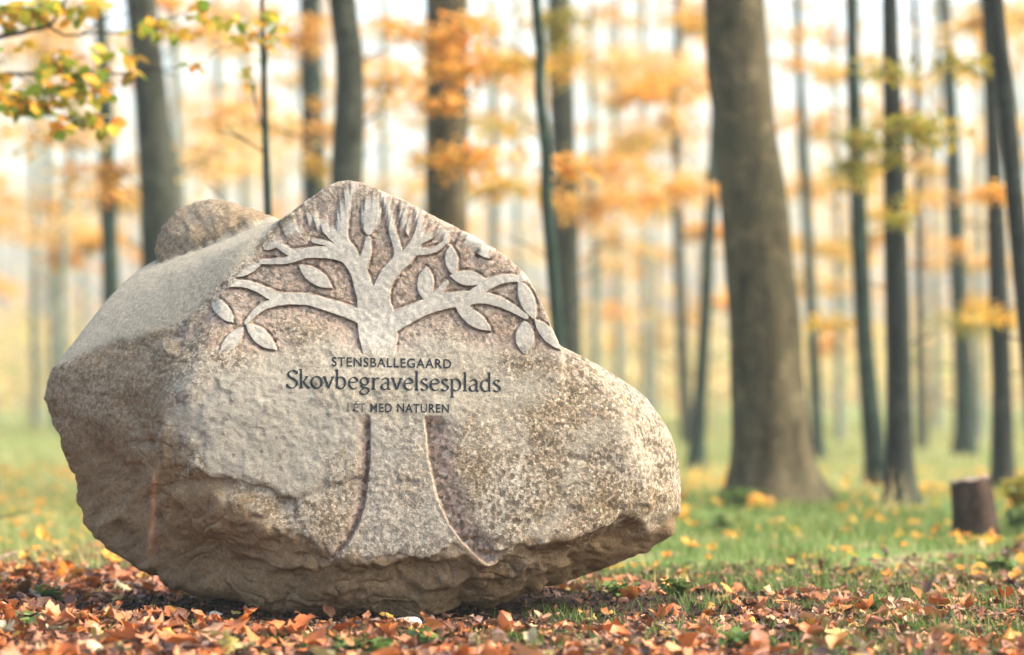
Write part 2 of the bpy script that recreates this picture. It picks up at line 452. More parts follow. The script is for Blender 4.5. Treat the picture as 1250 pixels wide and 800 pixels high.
disp -= .022*crease([(168, 606), (200, 600), (235, 588), (300, 600), (330, 608)], 10)
disp -= .045*gau(262, 690, 55, 26, .1)+.040*gau(340, 625, 20, 12)+.03*gau(290, 705, 30, 12)
disp -= .030*crease([(262, 470), (232, 500), (240, 545), (215, 580)], 9)*.5
disp -= .015*crease([(345, 618), (400, 600), (440, 590)], 8)
disp -= .030*crease([(150, 500), (170, 530), (186, 560), (188, 640)], 9)
disp += .028*crease([(205, 520), (196, 560), (190, 610), (186, 690)], 9)
disp -= .050*gau(120, 590, 45, 60, .5)-.02*gau(110, 500, 40, 20, .2)
disp -= .020*crease([(480, 700), (560, 694), (640, 680), (700, 672), (770, 640)], 9)
disp += .020*crease([(520, 722), (610, 704), (690, 690)], 8)
disp -= .030*crease([(798, 545), (806, 590), (800, 640)], 8)-.018*crease([(785, 560), (784, 610)], 10)
disp -= .028*gau(660, 560, 60, 40, .3)*.5+.015*crease([(700, 560), (750, 566)], 5)
disp -= .006*crease([(355, 705), (440, 708), (520, 706)], 9)
disp -= .020*crease([(640, 640), (700, 632), (750, 618)], 9)*.5
u, v = u0, v0
V = V+D*disp[:, None]
u, v = proj(V)

# carved tree: signed distance (px) to branches and leaves
def seg(pl):
    best = np.full(len(u), 1e9)
    for (a, b) in zip(pl[:-1], pl[1:]):
        ax, ay, aw = a; bx, by, bw = b; L2 = (bx-ax)**2+(by-ay)**2
        tt = np.clip(((u-ax)*(bx-ax)+(v-ay)*(by-ay))/L2, 0, 1)
        best = np.minimum(best, np.hypot(u-ax-tt*(bx-ax), v-ay-tt*(by-ay))-(aw+tt*(bw-aw))*.5)
    return best
def leafd(ax, ay, bx, by, w):
    L = math.hypot(bx-ax, by-ay); cx, cy = (ax+bx)/2, (ay+by)/2
    ex, ey = (bx-ax)/L, (by-ay)/L
    s = (u-cx)*ex+(v-cy)*ey; q = -(u-cx)*ey+(v-cy)*ex
    h = L/2; Rr = (h*h+(w/2)**2)/w; o = Rr-w/2
    return np.hypot(s, np.abs(q)+o)-Rr
def up_smooth(pl):
    pl = [(a, b, c*1.10+1) for a, b, c in pl]
    return [tuple(x) for x in spline(pl, 5*(len(pl)-1)+1)]
BR = [[(462, 424, 36), (461, 405, 42), (459, 388, 40), (455, 370, 34)],
      [(455, 392, 26), (438, 386, 15), (410, 376, 13), (375, 366, 12), (340, 364, 11), (312, 351, 8), (288, 346, 7), (266, 352, 4)],
      [(352, 366, 10), (330, 371, 8), (313, 380, 7), (300, 394, 4)],
      [(455, 378, 26), (444, 352, 20), (436, 330, 17), (420, 312, 15), (390, 308, 12), (360, 310, 9), (346, 304, 7), (328, 292, 4)],
      [(375, 309, 9), (350, 318, 7), (318, 320, 4)],
      [(436, 330, 17), (424, 305, 15), (405, 286, 11), (388, 272, 7), (372, 263, 4)],
      [(424, 308, 13), (417, 290, 13), (419, 262, 12), (426, 240, 9), (432, 228, 6)],
      [(436, 335, 13), (446, 312, 10), (449, 292, 5)],
      [(462, 380, 26), (466, 352, 18), (478, 330, 17), (496, 314, 15), (508, 296, 12), (513, 276, 8), (508, 258, 4)],
      [(480, 330, 15), (486, 310, 9), (479, 284, 7), (474, 258, 6), (468, 240, 4)],
      [(470, 398, 24), (500, 384, 18), (528, 372, 17), (556, 366, 16), (590, 364, 12), (618, 373, 9), (642, 387, 5)],
      [(572, 366, 13), (592, 350, 11), (614, 341, 9), (638, 341, 5)],
      [(520, 374, 12), (534, 358, 7), (545, 345, 4)],
      [(508, 296, 9), (526, 288, 7), (548, 284, 4)],
      [(500, 308, 9), (528, 306, 6), (544, 296, 4)],
      [(426, 322, 9), (404, 300, 6), (382, 294, 4)], [(559, 366, 9), (574, 378, 4)]]
LV = [(256, 363, 284, 394, 16), (212, 394, 252, 363, 15), (297, 400, 268, 434, 17), (300, 396, 336, 427, 18), (364, 324, 405, 352, 18),
      (281, 338, 319, 322, 12), (338, 282, 371, 276, 13), (322, 305, 345, 292, 10), (456, 238, 449, 289, 24), (563, 282, 603, 317, 17),
      (549, 300, 553, 336, 16), (549, 337, 593, 343, 18), (520, 326, 518, 367, 20), (556, 374, 599, 404, 18), (640, 392, 641, 433, 23),
      (633, 342, 653, 391, 18), (652, 390, 684, 427, 15), (488, 250, 498, 288, 9)]
sd = np.full(len(u), 1e9)
front = (dd > -.08) & (u > 190) & (u < 710) & (v > 205) & (v < 720)
for b in BR: sd = np.minimum(sd, seg(up_smooth(b)))
for q in LV: sd = np.minimum(sd, leafd(*q))
# trunk below the lettering
def trunk_edges(vv):
    kv = [500, 515, 560, 610, 640, 660, 680, 694]; kl = [450, 452, 452, 447, 438, 427, 411, 398]; kr = [517, 518, 522, 534, 547, 562, 582, 600]
    return np.interp(vv, kv, kl), np.interp(vv, kv, kr)
tl, tr_ = trunk_edges(v)
dl = tl-u; dr = u-tr_
wl = sstep(505, 520, v)*sstep(694, 676, v)
jag = 1.2*vnoise(V, .02, 80)
rec_crown = np.clip(sstep(-.2, 2.4, sd+jag*.5), 0, 1)*(1-sstep(16, 44, sd))
# inside the crown the ground between the branches stays sunk, shallower downwards and outwards
hull = sstep(446, 412, v+8*vnoise(V, .08, 81))*sstep(8, 22, v-edge_v)
crownin = sstep(0, 1, hull)
rec_crown = np.clip(sstep(-.2, 1.5, sd+jag*.4)*np.maximum((1-sstep(10, 36, sd)), .0), 0, 1)*crownin
rec_l = sstep(-.3, 1.8, dl)*np.exp(-(np.clip(dl, 0, 99)/9.)**1.5)*wl
rec_r = sstep(-.3, 1.8, dr)*np.exp(-(np.clip(dr, 0, 99)/23.)**2)*wl
leafwash = 0
onface = sstep(.10, .045, dfr(u, v)-dd)
rec = (rec_crown*.0082+crownin*sstep(-.2, 1.2, sd)*sstep(5.0, 1.5, sd)*.006+rec_l*.034+rec_r*.034)*front*(.25+.75*onface)*(.45+.55*sstep(228, 264, v))
rough_in = np.clip(rec/.014, 0, 1)
# rim line of stone left standing along the top edge
raised = (sd < 0)*front*crownin
dome = np.clip(-sd/9., 0, 1)*raised*.0006
V[:, 1] += rec-dome
V[:, 1] += rough_in*(vnoise(V, .011, 83)*.0022+vnoise(V, .02, 84)*.002)
u, v = proj(V)
nr = len(th)
ii = np.arange(nr*NA).reshape(nr, NA); jj = np.roll(ii, -1, 1)
BF = np.stack([ii[:-1], jj[:-1], jj[1:], ii[1:]], -1).reshape(-1, 4)
# stone material, driven by weathering masks stored on the mesh
t = NT('granite')
co = t.n('TexCoord').outputs['Object']
def attr(nm):
    a = t.n('Attribute'); a.attribute_name = nm; return a.outputs['Fac']
aC, aS, aR, aI, aG = attr('crust'), attr('slope'), attr('carved'), attr('raised'), attr('lichen')
n1 = t.noise(150, 3, .6, co); n2 = t.noise(70, 4, .65, co); n3 = t.noise(9, 5, .6, co); n4 = t.noise(3.2, 5, .65, co)
vo = t.n('TexVoronoi'); vo.inputs['Scale'].default_value = 125; t.l(co, vo.inputs['Vector'])
vc = t.n('SeparateColor'); t.l(vo.outputs['Color'], vc.inputs[0])
vo2 = t.n('TexVoronoi'); vo2.inputs['Scale'].default_value = 62; t.l(co, vo2.inputs['Vector'])
vc2 = t.n('SeparateColor'); t.l(vo2.outputs['Color'], vc2.inputs[0])
gran = t.ramp(vc.outputs[0], [(0, (.045, .038, .026)), (.12, (.12, .098, .06)), (.3, (.165, .13, .078)), (.5, (.25, .20, .125)), (.72, (.31, .215, .14)), (.86, (.34, .29, .20)), (1, (.46, .41, .31))])
gran = t.mix(t.ramp(n4, [(.40, 0.), (.60, .55)]), gran, (.35, .335, .28), 'MIX')
gran = t.mix(t.ramp(n2, [(.48, 0.), (.57, .85)]), gran, (.105, .078, .046))
gran = t.mix(t.ramp(vc2.outputs[1], [(.80, 0.), (.86, .85)], False), gran, (.075, .06, .042))
pink = t.ramp(vc2.outputs[1], [(0, (.09, .07, .05)), (.25, (.21, .155, .115)), (.5, (.33, .24, .18)), (.75, (.42, .295, .23)), (1, (.50, .43, .35))])
pink = t.mix(t.ramp(vc2.outputs[0], [(.78, 0.), (.86, .8)]), pink, (.12, .09, .08))
grey = t.mix(t.ramp(n1, [(.3, 0.), (.7, 1.)]), (.225, .212, .162), (.335, .315, .255))
grey = t.mix(t.ramp(vc2.outputs[2], [(.90, 0.), (.95, .7)]), grey, (.13, .11, .095))
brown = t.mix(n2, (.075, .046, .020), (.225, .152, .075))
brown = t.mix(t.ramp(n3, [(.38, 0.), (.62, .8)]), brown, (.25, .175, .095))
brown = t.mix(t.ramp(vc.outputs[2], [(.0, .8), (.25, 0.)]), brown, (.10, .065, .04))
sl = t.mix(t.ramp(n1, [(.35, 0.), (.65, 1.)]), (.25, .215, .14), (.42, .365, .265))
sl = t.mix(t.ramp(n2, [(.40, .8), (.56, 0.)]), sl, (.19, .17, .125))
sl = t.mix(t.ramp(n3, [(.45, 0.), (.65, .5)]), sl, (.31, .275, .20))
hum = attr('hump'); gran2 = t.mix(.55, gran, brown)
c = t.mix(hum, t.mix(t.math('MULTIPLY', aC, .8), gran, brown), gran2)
c = t.mix(aG, c, grey)
c = t.mix(aS, c, sl)
c = t.mix(t.math('MULTIPLY', aR, .8), c, pink)
c = t.mix(aI, c, t.mix(.62, gran, t.mix(t.ramp(n1, [(.3, 0.), (.7, 1.)]), (.31, .305, .26), (.44, .43, .38))))
rust = attr('rust'); c = t.mix(rust, c, (.50, .24, .13))
p = t.n('BsdfPrincipled', i_Roughness=.8); t.l(c, p.inputs['Base Color']); p.inputs['Specular IOR Level'].default_value = .15
hsum = t.math('ADD', t.math('MULTIPLY', n2, .7), t.math('MULTIPLY', n1, .5))
hsum = t.math('ADD', hsum, t.math('MULTIPLY', vc.outputs[0], .35))
k = t.math('SUBTRACT', 1.0, t.math('MULTIPLY', t.math('MAXIMUM', t.math('MAXIMUM', aS, aI), aG), .75))
bp = t.n('Bump', i_Distance=.006); t.l(hsum, bp.inputs['Height']); t.l(k, bp.inputs['Strength']); t.l(bp.outputs[0], p.inputs['Normal'])
t.l(p.outputs[0], t.out.inputs[0])
base = (CEN[0], CEN[1], 0.)
bo = mesh_obj('boulder', V, BF, t.m, None, True, base)
lw = V+.07*np.stack([fbm(V, .11, 3, 95), fbm(V, .11, 3, 96), fbm(V, .11, 3, 97)], 1)
lich = sstep(.15, .8, fbm(lw, .17, 4, 88, .6))*(1-crust)*(1-slope)*.35
lich = np.maximum(lich, sstep(.15, .6, gau(470, 465, 180, 62)+.25*fbm(lw, .12, 3, 98))*.6)
lich = np.maximum(lich, sstep(.15, .6, gau(325, 520, 115, 88)+.25*fbm(lw, .12, 3, 99))*.8)*(1-crust*.8)
rustm = np.exp(-((u-(188-(v-600)*.06))/3.2)**2)*sstep(560, 600, v)*sstep(700, 650, v)*.7*(dd > 0)
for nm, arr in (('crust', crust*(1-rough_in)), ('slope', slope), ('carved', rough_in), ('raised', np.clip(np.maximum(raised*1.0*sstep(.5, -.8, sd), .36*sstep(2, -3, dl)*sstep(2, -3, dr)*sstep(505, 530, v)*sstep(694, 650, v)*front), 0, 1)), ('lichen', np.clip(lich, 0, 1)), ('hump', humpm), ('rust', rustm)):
    a = bo.data.attributes.new(nm, 'FLOAT', 'POINT'); a.data.foreach_set('value', arr.astype(np.float32))
tag(bo, 'huge granite boulder carved with a tree and lettering, lying on fallen leaves', 'boulder')

# coarse ray-cast proxy of the front for setting letters onto the stone
st_ = 3
sub = ii[::st_, ::st_]; subj = np.roll(sub, -1, 1)
mp_ = np.full(nr*NA, -1); used = np.unique(sub); mp_[used] = np.arange(len(used))
PF = mp_[np.stack([sub[:-1], subj[:-1], subj[1:], sub[1:]], -1).reshape(-1, 4)]
fc = V[used][PF].mean(1); keep = fc[:, 1] < YC-.1
bvh = BVHTree.FromPolygons(V[used].tolist(), PF[keep].tolist())
CAMP = Vector((0, 0, CAMZ))
def onstone(uu, vv, off=.0015):
    d = (Vector(at(uu, vv, 9.))-CAMP).normalized()
    h = bvh.ray_cast(CAMP, d)
    if h[0] is None: return Vector(at(uu, vv, YC-.35))
    return h[0]-d*off
t = NT('dark_paint')
co = t.n('TexCoord').outputs['Object']
c = t.mix(t.ramp(t.noise(120, 4, .6, co), [(.42, 0.), (.70, 1.)]), (.008, .012, .015), (.035, .04, .042))
p = t.n('BsdfPrincipled', i_Roughness=.7); p.inputs['Specular IOR Level'].default_value = .12; t.l(c, p.inputs['Base Color']); t.l(p.outputs[0], t.out.inputs[0])
M['paint'] = t.m
t = NT('worn_paint'); co = t.n('TexCoord').outputs['Object']
c = t.mix(t.noise(140, 3, .6, co), (.02, .02, .02), (.10, .095, .085))
p = t.n('BsdfPrincipled', i_Roughness=.8); t.l(c, p.inputs['Base Color']); t.l(p.outputs[0], t.out.inputs[0])
M['paint_worn'] = t.m

def project_flat(name, V2, F, mat, u0, v0, su, sv, shear=0., origin=base):
    V2 = np.asarray(V2)
    W = [tuple(onstone(u0+x*su, v0-y*sv+x*su*shear)) for x, y in V2]
    o = mesh_obj(name, W, F, mat, bo, False, origin); return o
def font_line(text, name, x0, x1, vbase, cap, shear, mat, bold=.012):
    cu = bpy.data.curves.new('tmp', 'FONT'); cu.body = text; cu.size = 1.; cu.space_character = 1.12; cu.offset = bold; cu.resolution_u = 4
    ob = bpy.data.objects.new('tmp', cu); COL.objects.link(ob)
    dg = bpy.context.evaluated_depsgraph_get(); me = bpy.data.meshes.new_from_object(ob.evaluated_get(dg))
    bm = bmesh.new(); bm.from_mesh(me)
    bmesh.ops.triangulate(bm, faces=bm.faces)
    for _ in range(2):
        bmesh.ops.subdivide_edges(bm, edges=[e for e in bm.edges if e.calc_length() > .12], cuts=1)
        bmesh.ops.triangulate(bm, faces=bm.faces)
    V2 = np.array([(q.co.x, q.co.y) for q in bm.verts]); F = [tuple(q.index for q in f.verts) for f in bm.faces]
    bm.verts.index_update(); F = [tuple(q.index for q in f.verts) for f in bm.faces]
    bm.free(); COL.objects.unlink(ob); bpy.data.objects.remove(ob)
    V2[:, 0] -= V2[:, 0].min(); W = V2[:, 0].max(); H = .70
    return project_flat(name, V2, F, mat, x0, vbase, (x1-x0)/W, cap/H, shear)
SH = 5./262.
o = font_line('STENSBALLEGAARD', 'lettering', 405, 551, 447, 11.2, SH, M['paint']); o['label'] = 'small top line of dark capital letters'
o = font_line('MED NATUREN', 'lettering', 452, 548, 503, 10.6, .01, M['paint']); o['label'] = 'small bottom line of dark capital letters'
o = font_line('I ÉT', 'lettering', 424, 446, 502.5, 10.2, .01, M['paint_worn'], .02); o['label'] = 'worn faded start of the bottom line'

# serif word drawn with a broad-nib pen
def arc(cx, cy, rx, ry, a0, a1, n=14):
    return [(cx+rx*math.cos(math.radians(a)), cy+ry*math.sin(math.radians(a))) for a in np.linspace(a0, a1, n)]
def sm(pts, n=18): return [tuple(q) for q in spline(np.array(pts), n)]
def serif(x, y, w=.15): return [(x-w, y+.0), (x+w, y+.0)]
GL = {
 'S': (.92, [sm([(.80, 1.28), (.62, 1.43), (.38, 1.42), (.18, 1.22), (.24, .95), (.50, .76), (.76, .56), (.80, .28), (.60, .03), (.32, .0), (.10, .16)], 30), [(.80, 1.44), (.80, 1.16)], [(.10, -.0), (.10, .32)]]),
 'k': (.86, [[(.2, 0), (.2, 1.6)], serif(.2, .03), [(.03, 1.53), (.2, 1.6)], sm([(.2, .45), (.42, .62), (.64, .93)], 8), serif(.62, .95, .12), sm([(.36, .56), (.54, .26), (.78, .02)], 8), serif(.76, .03, .12)]),
 'o': (.96, [arc(.48, .5, .38, .49, 0, 360, 26)]),
 'v': (.84, [[(.10, .96), (.42, .03)], [(.42, .03), (.72, .96)], serif(.10, .96, .13), serif(.72, .96, .12)]),
 'b': (.96, [[(.2, .03), (.2, 1.6)], [(.04, 1.53), (.2, 1.6)], arc(.46, .5, .34, .48, 140, -150, 22)]),
 'e': (.84, [sm([(.14, .55), (.72, .62), (.66, .86), (.46, .98), (.22, .82), (.12, .5), (.24, .14), (.48, .01), (.74, .16)], 30)]),
 'g': (.90, [arc(.42, .66, .28, .31, 0, 360, 22), sm([(.22, .42), (.18, .24), (.40, .14), (.68, .08), (.74, -.16), (.52, -.40), (.24, -.40), (.10, -.22), (.24, -.02), (.40, .12)], 26), [(.66, .86), (.84, .95)]]),
 'r': (.66, [[(.2, 0), (.2, .96)], [(.04, .92), (.2, .98)], serif(.2, .03), sm([(.2, .66), (.34, .88), (.48, .96), (.60, .90)], 10)]),
 'a': (.84, [sm([(.16, .78), (.30, .94), (.50, .96), (.62, .80), (.62, .40), (.62, .14), (.70, .03), (.82, .05)], 22), sm([(.62, .60), (.36, .52), (.14, .36), (.16, .10), (.34, .01), (.52, .10), (.62, .24)], 18)]),
 'l': (.42, [[(.2, 0), (.2, 1.6)], [(.04, 1.53), (.2, 1.6)], serif(.2, .03)]),
 's': (.68, [sm([(.56, .84), (.40, .97), (.22, .92), (.14, .74), (.30, .56), (.50, .42), (.58, .22), (.44, .04), (.24, .02), (.10, .14)], 24)]),
 'p': (.96, [[(.2, -.52), (.2, .96)], [(.04, .92), (.2, .98)], serif(.2, -.50), arc(.46, .5, .35, .48, 150, -145, 22)]),
 'd': (.94, [[(.72, .03), (.72, 1.6)], [(.56, 1.53), (.72, 1.6)], arc(.46, .5, .35, .48, 40, 325, 22), [(.72, .03), (.86, .05)]]),
}
def pen_word(word, name, x0, x1, vb, xh, shear, mat):
    total = sum(GL[c][0] for c in word); su = (x1-x0)/total
    V2, F = [], []; x = 0; ph = math.radians(28); A, B = .098, .038
    for ch in word:
        adv, strokes = GL[ch]
        for s in strokes:
            s = np.array(s); 
            if len(s) == 2:
                m = max(2, int(np.hypot(*(s[1]-s[0]))/.12)); s = np.array([s[0]*(1-q)+s[1]*q for q in np.linspace(0, 1, m+1)])
            T = np.gradient(s, axis=0)
            k0 = len(V2)
            for q, tt in zip(s, T):
                a = math.atan2(tt[1], tt[0]); nx_, ny_ = -math.sin(a), math.cos(a)
                w = math.hypot(A*math.sin(a-ph), B*math.cos(a-ph))
                V2.append((x+q[0]+nx_*w, q[1]+ny_*w)); V2.append((x+q[0]-nx_*w, q[1]-ny_*w))
            for i in range(len(s)-1): F.append((k0+2*i, k0+2*i+1, k0+2*i+3, k0+2*i+2))
        x += adv
    rngu = random.Random(3)
    W = []
    for i, (a, b) in enumerate(V2): W.append(tuple(onstone(x0+a*su, vb-b*xh+a*su*shear, .0016)))
    return mesh_obj(name, W, F, mat, bo, False, base)
o = pen_word('Skovbegravelsesplads', 'lettering', 349, 612, 473.5, 14.6, SH, M['paint']); o['label'] = 'large middle line of dark serif letters'

# ================================================================== LEAF LITTER
def outline_template(out, fold=.12, curl=.25):
    """leaf with midrib: out = list of (half width, t) from base to tip, giving a folded and curled blade"""
    V, F = [], []
    m = len(out)
    for w, y in out:
        z = -curl*(y-.5)**2
        V.append((-w, y-.5, z+fold*w*2)); V.append((0, y-.5, z)); V.append((w, y-.5, z+fold*w*2))
    for i in range(m-1):
        a = i*3; F.append((a, a+1, a+4, a+3)); F.append((a+1, a+2, a+5, a+4))
    return np.array(V), np.array(F)
oval = outline_template([(.02, 0), (.24, .18), (.33, .42), (.27, .68), (.14, .86), (.01, 1)], .15, .5)
oval2 = outline_template([(.02, 0), (.26, .2), (.34, .45), (.25, .7), (.12, .88), (.01, 1)], .5, -.7)
lobed = outline_template([(.02, 0), (.05, .12), (.30, .20), (.16, .34), (.46, .48), (.20, .56), (.34, .76), (.12, .82), (.01, 1)], .22, .7)
lobed2 = outline_template([(.03, 0), (.22, .05), (.42, .30), (.18, .40), (.48, .66), (.16, .68), (.22, .90), (.01, 1)], -.35, .9)
TM = [oval, lobed, lobed2, oval2, lobed, lobed2]
def boulder_ok(x, y, m=.0):
    # plan outline of the contact area
    return ~(((x-(CEN[0]+.0))/(.98+m))**2+((y-9.35)/(.62+m))**2 < 1)
def litter(name, n, xr, yr, sz, mat, dens, label, group=None, lift=.012, flat=.26):
    x = rng.uniform(*xr, n); y = rng.uniform(*yr, n)
    keep = (rng.uniform(0, 1, n) < dens(x, y)) & (np.abs(x) < .24*y+1.6)
    x, y = x[keep], y[keep]; n = len(x)
    z = gz(x, y)+np.abs(rng.normal(0, 1, n))*lift+.004
    Vs, Fs, off = [], [], 0
    which = rng.integers(0, len(TM), n)
    for k, (TV, TF) in enumerate(TM):
        s = which == k; m = s.sum()
        if not m: continue
        tilt = rng.normal(0, flat, m); tilt = np.where(rng.uniform(0, 1, m) < .06, rng.normal(0, .9, m), tilt)
        R = rotmats(rng.uniform(0, 6.283, m), tilt, rng.normal(0, flat, m)+np.where(rng.uniform(0, 1, m) < .3, math.pi, 0))
        sc = rng.uniform(.35, 1.2, m)*sz
        sc3 = np.stack([sc*rng.uniform(.75, 1.2, m), sc, sc*rng.uniform(.4, 1.6, m)], 1)
        zz = z[s]+np.abs(np.sin(tilt))*sc*.42
        V_, F_ = batch(np.stack([x[s], y[s], zz], 1), R, sc3, TV, TF)
        V_ = V_+rng.normal(0, .055, V_.shape)*np.repeat(sc, len(TV))[:, None]
        Vs.append(V_); Fs.append(F_+off); off += len(V_)
    V_ = np.vstack(Vs); F_ = np.vstack(Fs)
    o = mesh_obj(name, V_, F_, mat, None, False)
    return tag(o, label, 'fallen leaves', group, 'stuff')
def nse(x, y, s, seed): return vnoise(np.stack([x, y, 0*x], 1), s, seed)
def bare_shade(x, y):        # leaves thinned so dark soil stands in for the stone's contact shadow
    q = ((x-(CEN[0]))/1.24)**2+((y-9.25)/.84)**2
    return sstep(.85, 1.25, q+.25*nse(x, y, .25, 7))
def d_or(x, y):
    r_ = sstep(1.0, -1.6, x-(y-8.5)*.4+.6*nse(x, y, .8, 11))
    return np.clip((.25+.75*r_)+.8*np.exp(-((x+2.2)**2+(y-11.)**2)/.5), 0, 1)*(.06+.94*bare_shade(x, y))*np.clip(.8+.9*nse(x, y, .35, 13), .1, 1)*np.maximum(sstep(10.6, 9.2, y+nse(x, y, .6, 12)*.5), .9*sstep(-1.5, -1.9, x)*sstep(12.0, 11.2, y))
def d_br(x, y):
    p_ = np.clip(.86+1.1*nse(x, y, .42, 21)+.5*nse(x, y, .16, 23), .05, 1)
    return p_*(.08+.92*bare_shade(x, y))*sstep(13.3, 10.0, y+nse(x, y*.3, .7, 22)*2.2+.25*np.abs(x-1.))
litter('orange_leaf_litter', 15000, (-3.6, 3.6), (6.6, 12), .094, M['litter'], d_or, 'fresh orange and salmon fallen leaves carpeting the ground in front of the boulder')
litter('brown_leaf_litter', 38000, (-3.6, 4.6), (6.6, 13.5), .056, M['litter_brown'], d_br, 'old brown and tan fallen leaves spread over the soil to the right')
litter('scattered_leaf_litter', 9000, (-8, 9), (10.5, 26), .085, M['orange'], lambda x, y: .18+.4*(nse(x, y, 1.1, 31) > .15), 'single orange leaves strewn through the grass behind the boulder', lift=.03)

litter('leaf_mould', 26000, (-3.4, 4.0), (7.0, 11.5), .026, M['mould'], lambda x, y: .25+.75*(1-bare_shade(x, y)), 'dark crumbs of rotted leaf on the soil around the boulder', lift=.003, flat=.25)  # crumbs lie thickest in the band darkened as the boulder's shadow
# ================================================================== GRASS
BLV = np.array([(-.5, 0, 0), (.5, 0, 0), (-.42, .10, .36), (.42, .10, .36), (-.28, .32, .70), (.28, .32, .70), (0, .62, .95)])
BLF4 = np.array([(0, 1, 3, 2), (2, 3, 5, 4), (4, 5, 6, 6)])
def blades(x, y, h, w):
    n = len(x); z = gz(x, y)-.004
    R = rotmats(rng.uniform(0, 6.283, n), rng.normal(0, .22, n), rng.normal(0, .2, n))
    sc = np.stack([w, h*rng.uniform(.2, 1.1, n), h], 1)
    TV = BLV; TF = np.array([(0, 1, 3, 2), (2, 3, 5, 4)])
    V_, F_ = batch(np.stack([x, y, z], 1), R, sc, np.vstack([BLV[:4], BLV[6:7]+np.array([[-.05, 0, 0]]), BLV[6:7]+np.array([[.05, 0, 0]])]), TF)
    return V_, F_
def grass(name, n, xr, yr, h, w, dens, label):
    x = rng.uniform(*xr, n); y = rng.uniform(yr[0], yr[1], n)
    keep = (rng.uniform(0, 1, n) < dens(x, y)) & (np.abs(x) < .24*y+1.8)
    x, y = x[keep], y[keep]; n = len(x)
    hh = h*rng.uniform(.5, 1.3, n)*(1+.5*nse(x, y, .5, 41))
    V_, F_ = blades(x, y, hh, np.full(n, w)*rng.uniform(.7, 1.3, n))
    return tag(mesh_obj(name, V_, F_, M['pale_grass' if name in ('far_grass', 'straw_grass') else 'grass'], None, False), label, 'grass', None, 'stuff')
def g_near(x, y): return (nse(x, y, .33, 51)+.12*x > .10)*.9*bare_shade(x, y)
def g_mid(x, y): return sstep(10.2, 11.8, y+2.4*nse(x, y*.35, .6, 52)+.15*np.abs(x-.5))*(.35+.65*(nse(x, y, .45, 53) > -.25))*(1-.75*sstep(-.10, -.17, x/y))
grass('short_grass', 60000, (-3.4, 4.2), (6.8, 10.8), .040, .0045, g_near, 'sparse short grass tufts poking through the fallen leaves')
grass('meadow_grass', 110000, (-6.5, 7), (9.8, 20), .075, .006, g_mid, 'bright green grass strip in front of the big tree')
grass('straw_grass', 26000, (-5.5, -.6), (9.8, 20), .085, .006, lambda x, y: sstep(10.2, 11.8, y+1.2*nse(x, y, .6, 52))*sstep(-.08, -.16, x/y)*.8, 'straw yellow grass behind the left end of the boulder')
grass('far_grass', 60000, (-16, 16), (19, 60), .12, .016, lambda x, y: .9+0*x, 'pale far grass under the hazy trees')

# ================================================================== TREES (positions read from the photograph)
tree('beech_tree', 'biggest beech trunk, olive brown with flared foot, right of the boulder', 17.7,
     [(897, 0, 74), (905, 120, 77), (918, 240, 82), (929, 360, 86), (938, 470, 90), (944, 560, 98), (948, 612, 104)], M['bark_big'],
     [(860, -60, 75, 26, 200, 'orange', .8), (985, -50, 60, 16, 160, 'orange', .6)], n=40, flare=.9, knots=[(924, 355, .022), (880, 66, .015), (884, 110, .013), (921, 170, .012)])
tree('beech_tree', 'grey green trunk rising behind the left hump of the boulder', 22,
     [(172, 0, 38), (184, 120, 41), (192, 220, 44), (196, 300, 46)], M['bark'],
     [(260, 190, 110, 26, 330, 'pale', .7), (120, 215, 60, 22, 240, 'orange'), (235, 40, 60, 20, 160, 'orange'), (60, 165, 80, 20, 240, 'pale')], n=24)
tree('young_tree', 'mossy green slender trunk left of the grey green trunk', 25,
     [(121, 0, 16), (128, 120, 19), (132, 240, 21), (135, 340, 21)], M['bark_teal'], [(135, 235, 34, 12, 140, 'orange'), (60, 60, 90, 20, 160, 'orange')], n=14)
tree('young_tree', 'very thin dark stem with green leaves rising over the boulder saddle', 13.5,
     [(320, 0, 6), (322, 90, 7), (325, 200, 9), (327, 262, 10)], M['bark_teal'],
     [(322, 22, 30, 9, 50, 'near', -.1), (328, 48, 32, 8, 46, 'near', 0), (303, 94, 14, 6, 20, 'near', 0)], n=8, leaf=.07)
tree('beech_tree', 'mossy trunk half hidden by orange leaves, left of the smooth grey trunk', 29,
     [(378, 0, 27), (381, 130, 29), (385, 240, 30)], M['bark_teal'],
     [(372, 42, 62, 36, 620, 'orange', -1.4), (385, 160, 62, 14, 330, 'orange', -1.3), (380, 125, 24, 6, 60, 'orange'), (395, 206, 40, 14, 220, 'gold', -1.3), (470, 85, 60, 14, 160, 'pale')], n=14)
tree('beech_tree', 'smooth grey trunk rising straight behind the boulder peak', 18,
     [(418, 0, 33), (426, 60, 35), (427, 130, 36), (423, 230, 40)], M['bark'],
     [(480, 100, 70, 22, 180, 'pale', 1.0), (300, 145, 70, 18, 160, 'pale', 1.2)], n=24)
tree('beech_tree', 'broad trunk with dense orange sprays across it behind the boulder', 20.5,
     [(545, 0, 52), (546, 120, 52), (545, 230, 53), (546, 300, 54)], M['bark_big'],
     [(552, 42, 40, 22, 330, 'orange', -1.2), (560, 82, 70, 18, 420, 'orange', -1.1), (545, 128, 34, 16, 200, 'orange', -1.2), (560, 188, 68, 14, 380, 'orange', -1.1), (610, 78, 70, 14, 260, 'gold', -.8), (620, 225, 60, 16, 160, 'gold', .4), (490, 35, 60, 16, 120, 'orange')], n=24)
tree('young_tree', 'thin wavy trunk close in front of a thicker grey one', 16.5,
     [(654, 0, 12), (659, 55, 12), (659, 115, 13), (666, 185, 13), (667, 245, 14), (674, 320, 15), (681, 410, 16)], M['bark_teal'],
     [(690, 200, 40, 12, 90, 'orange', .2)], n=12)
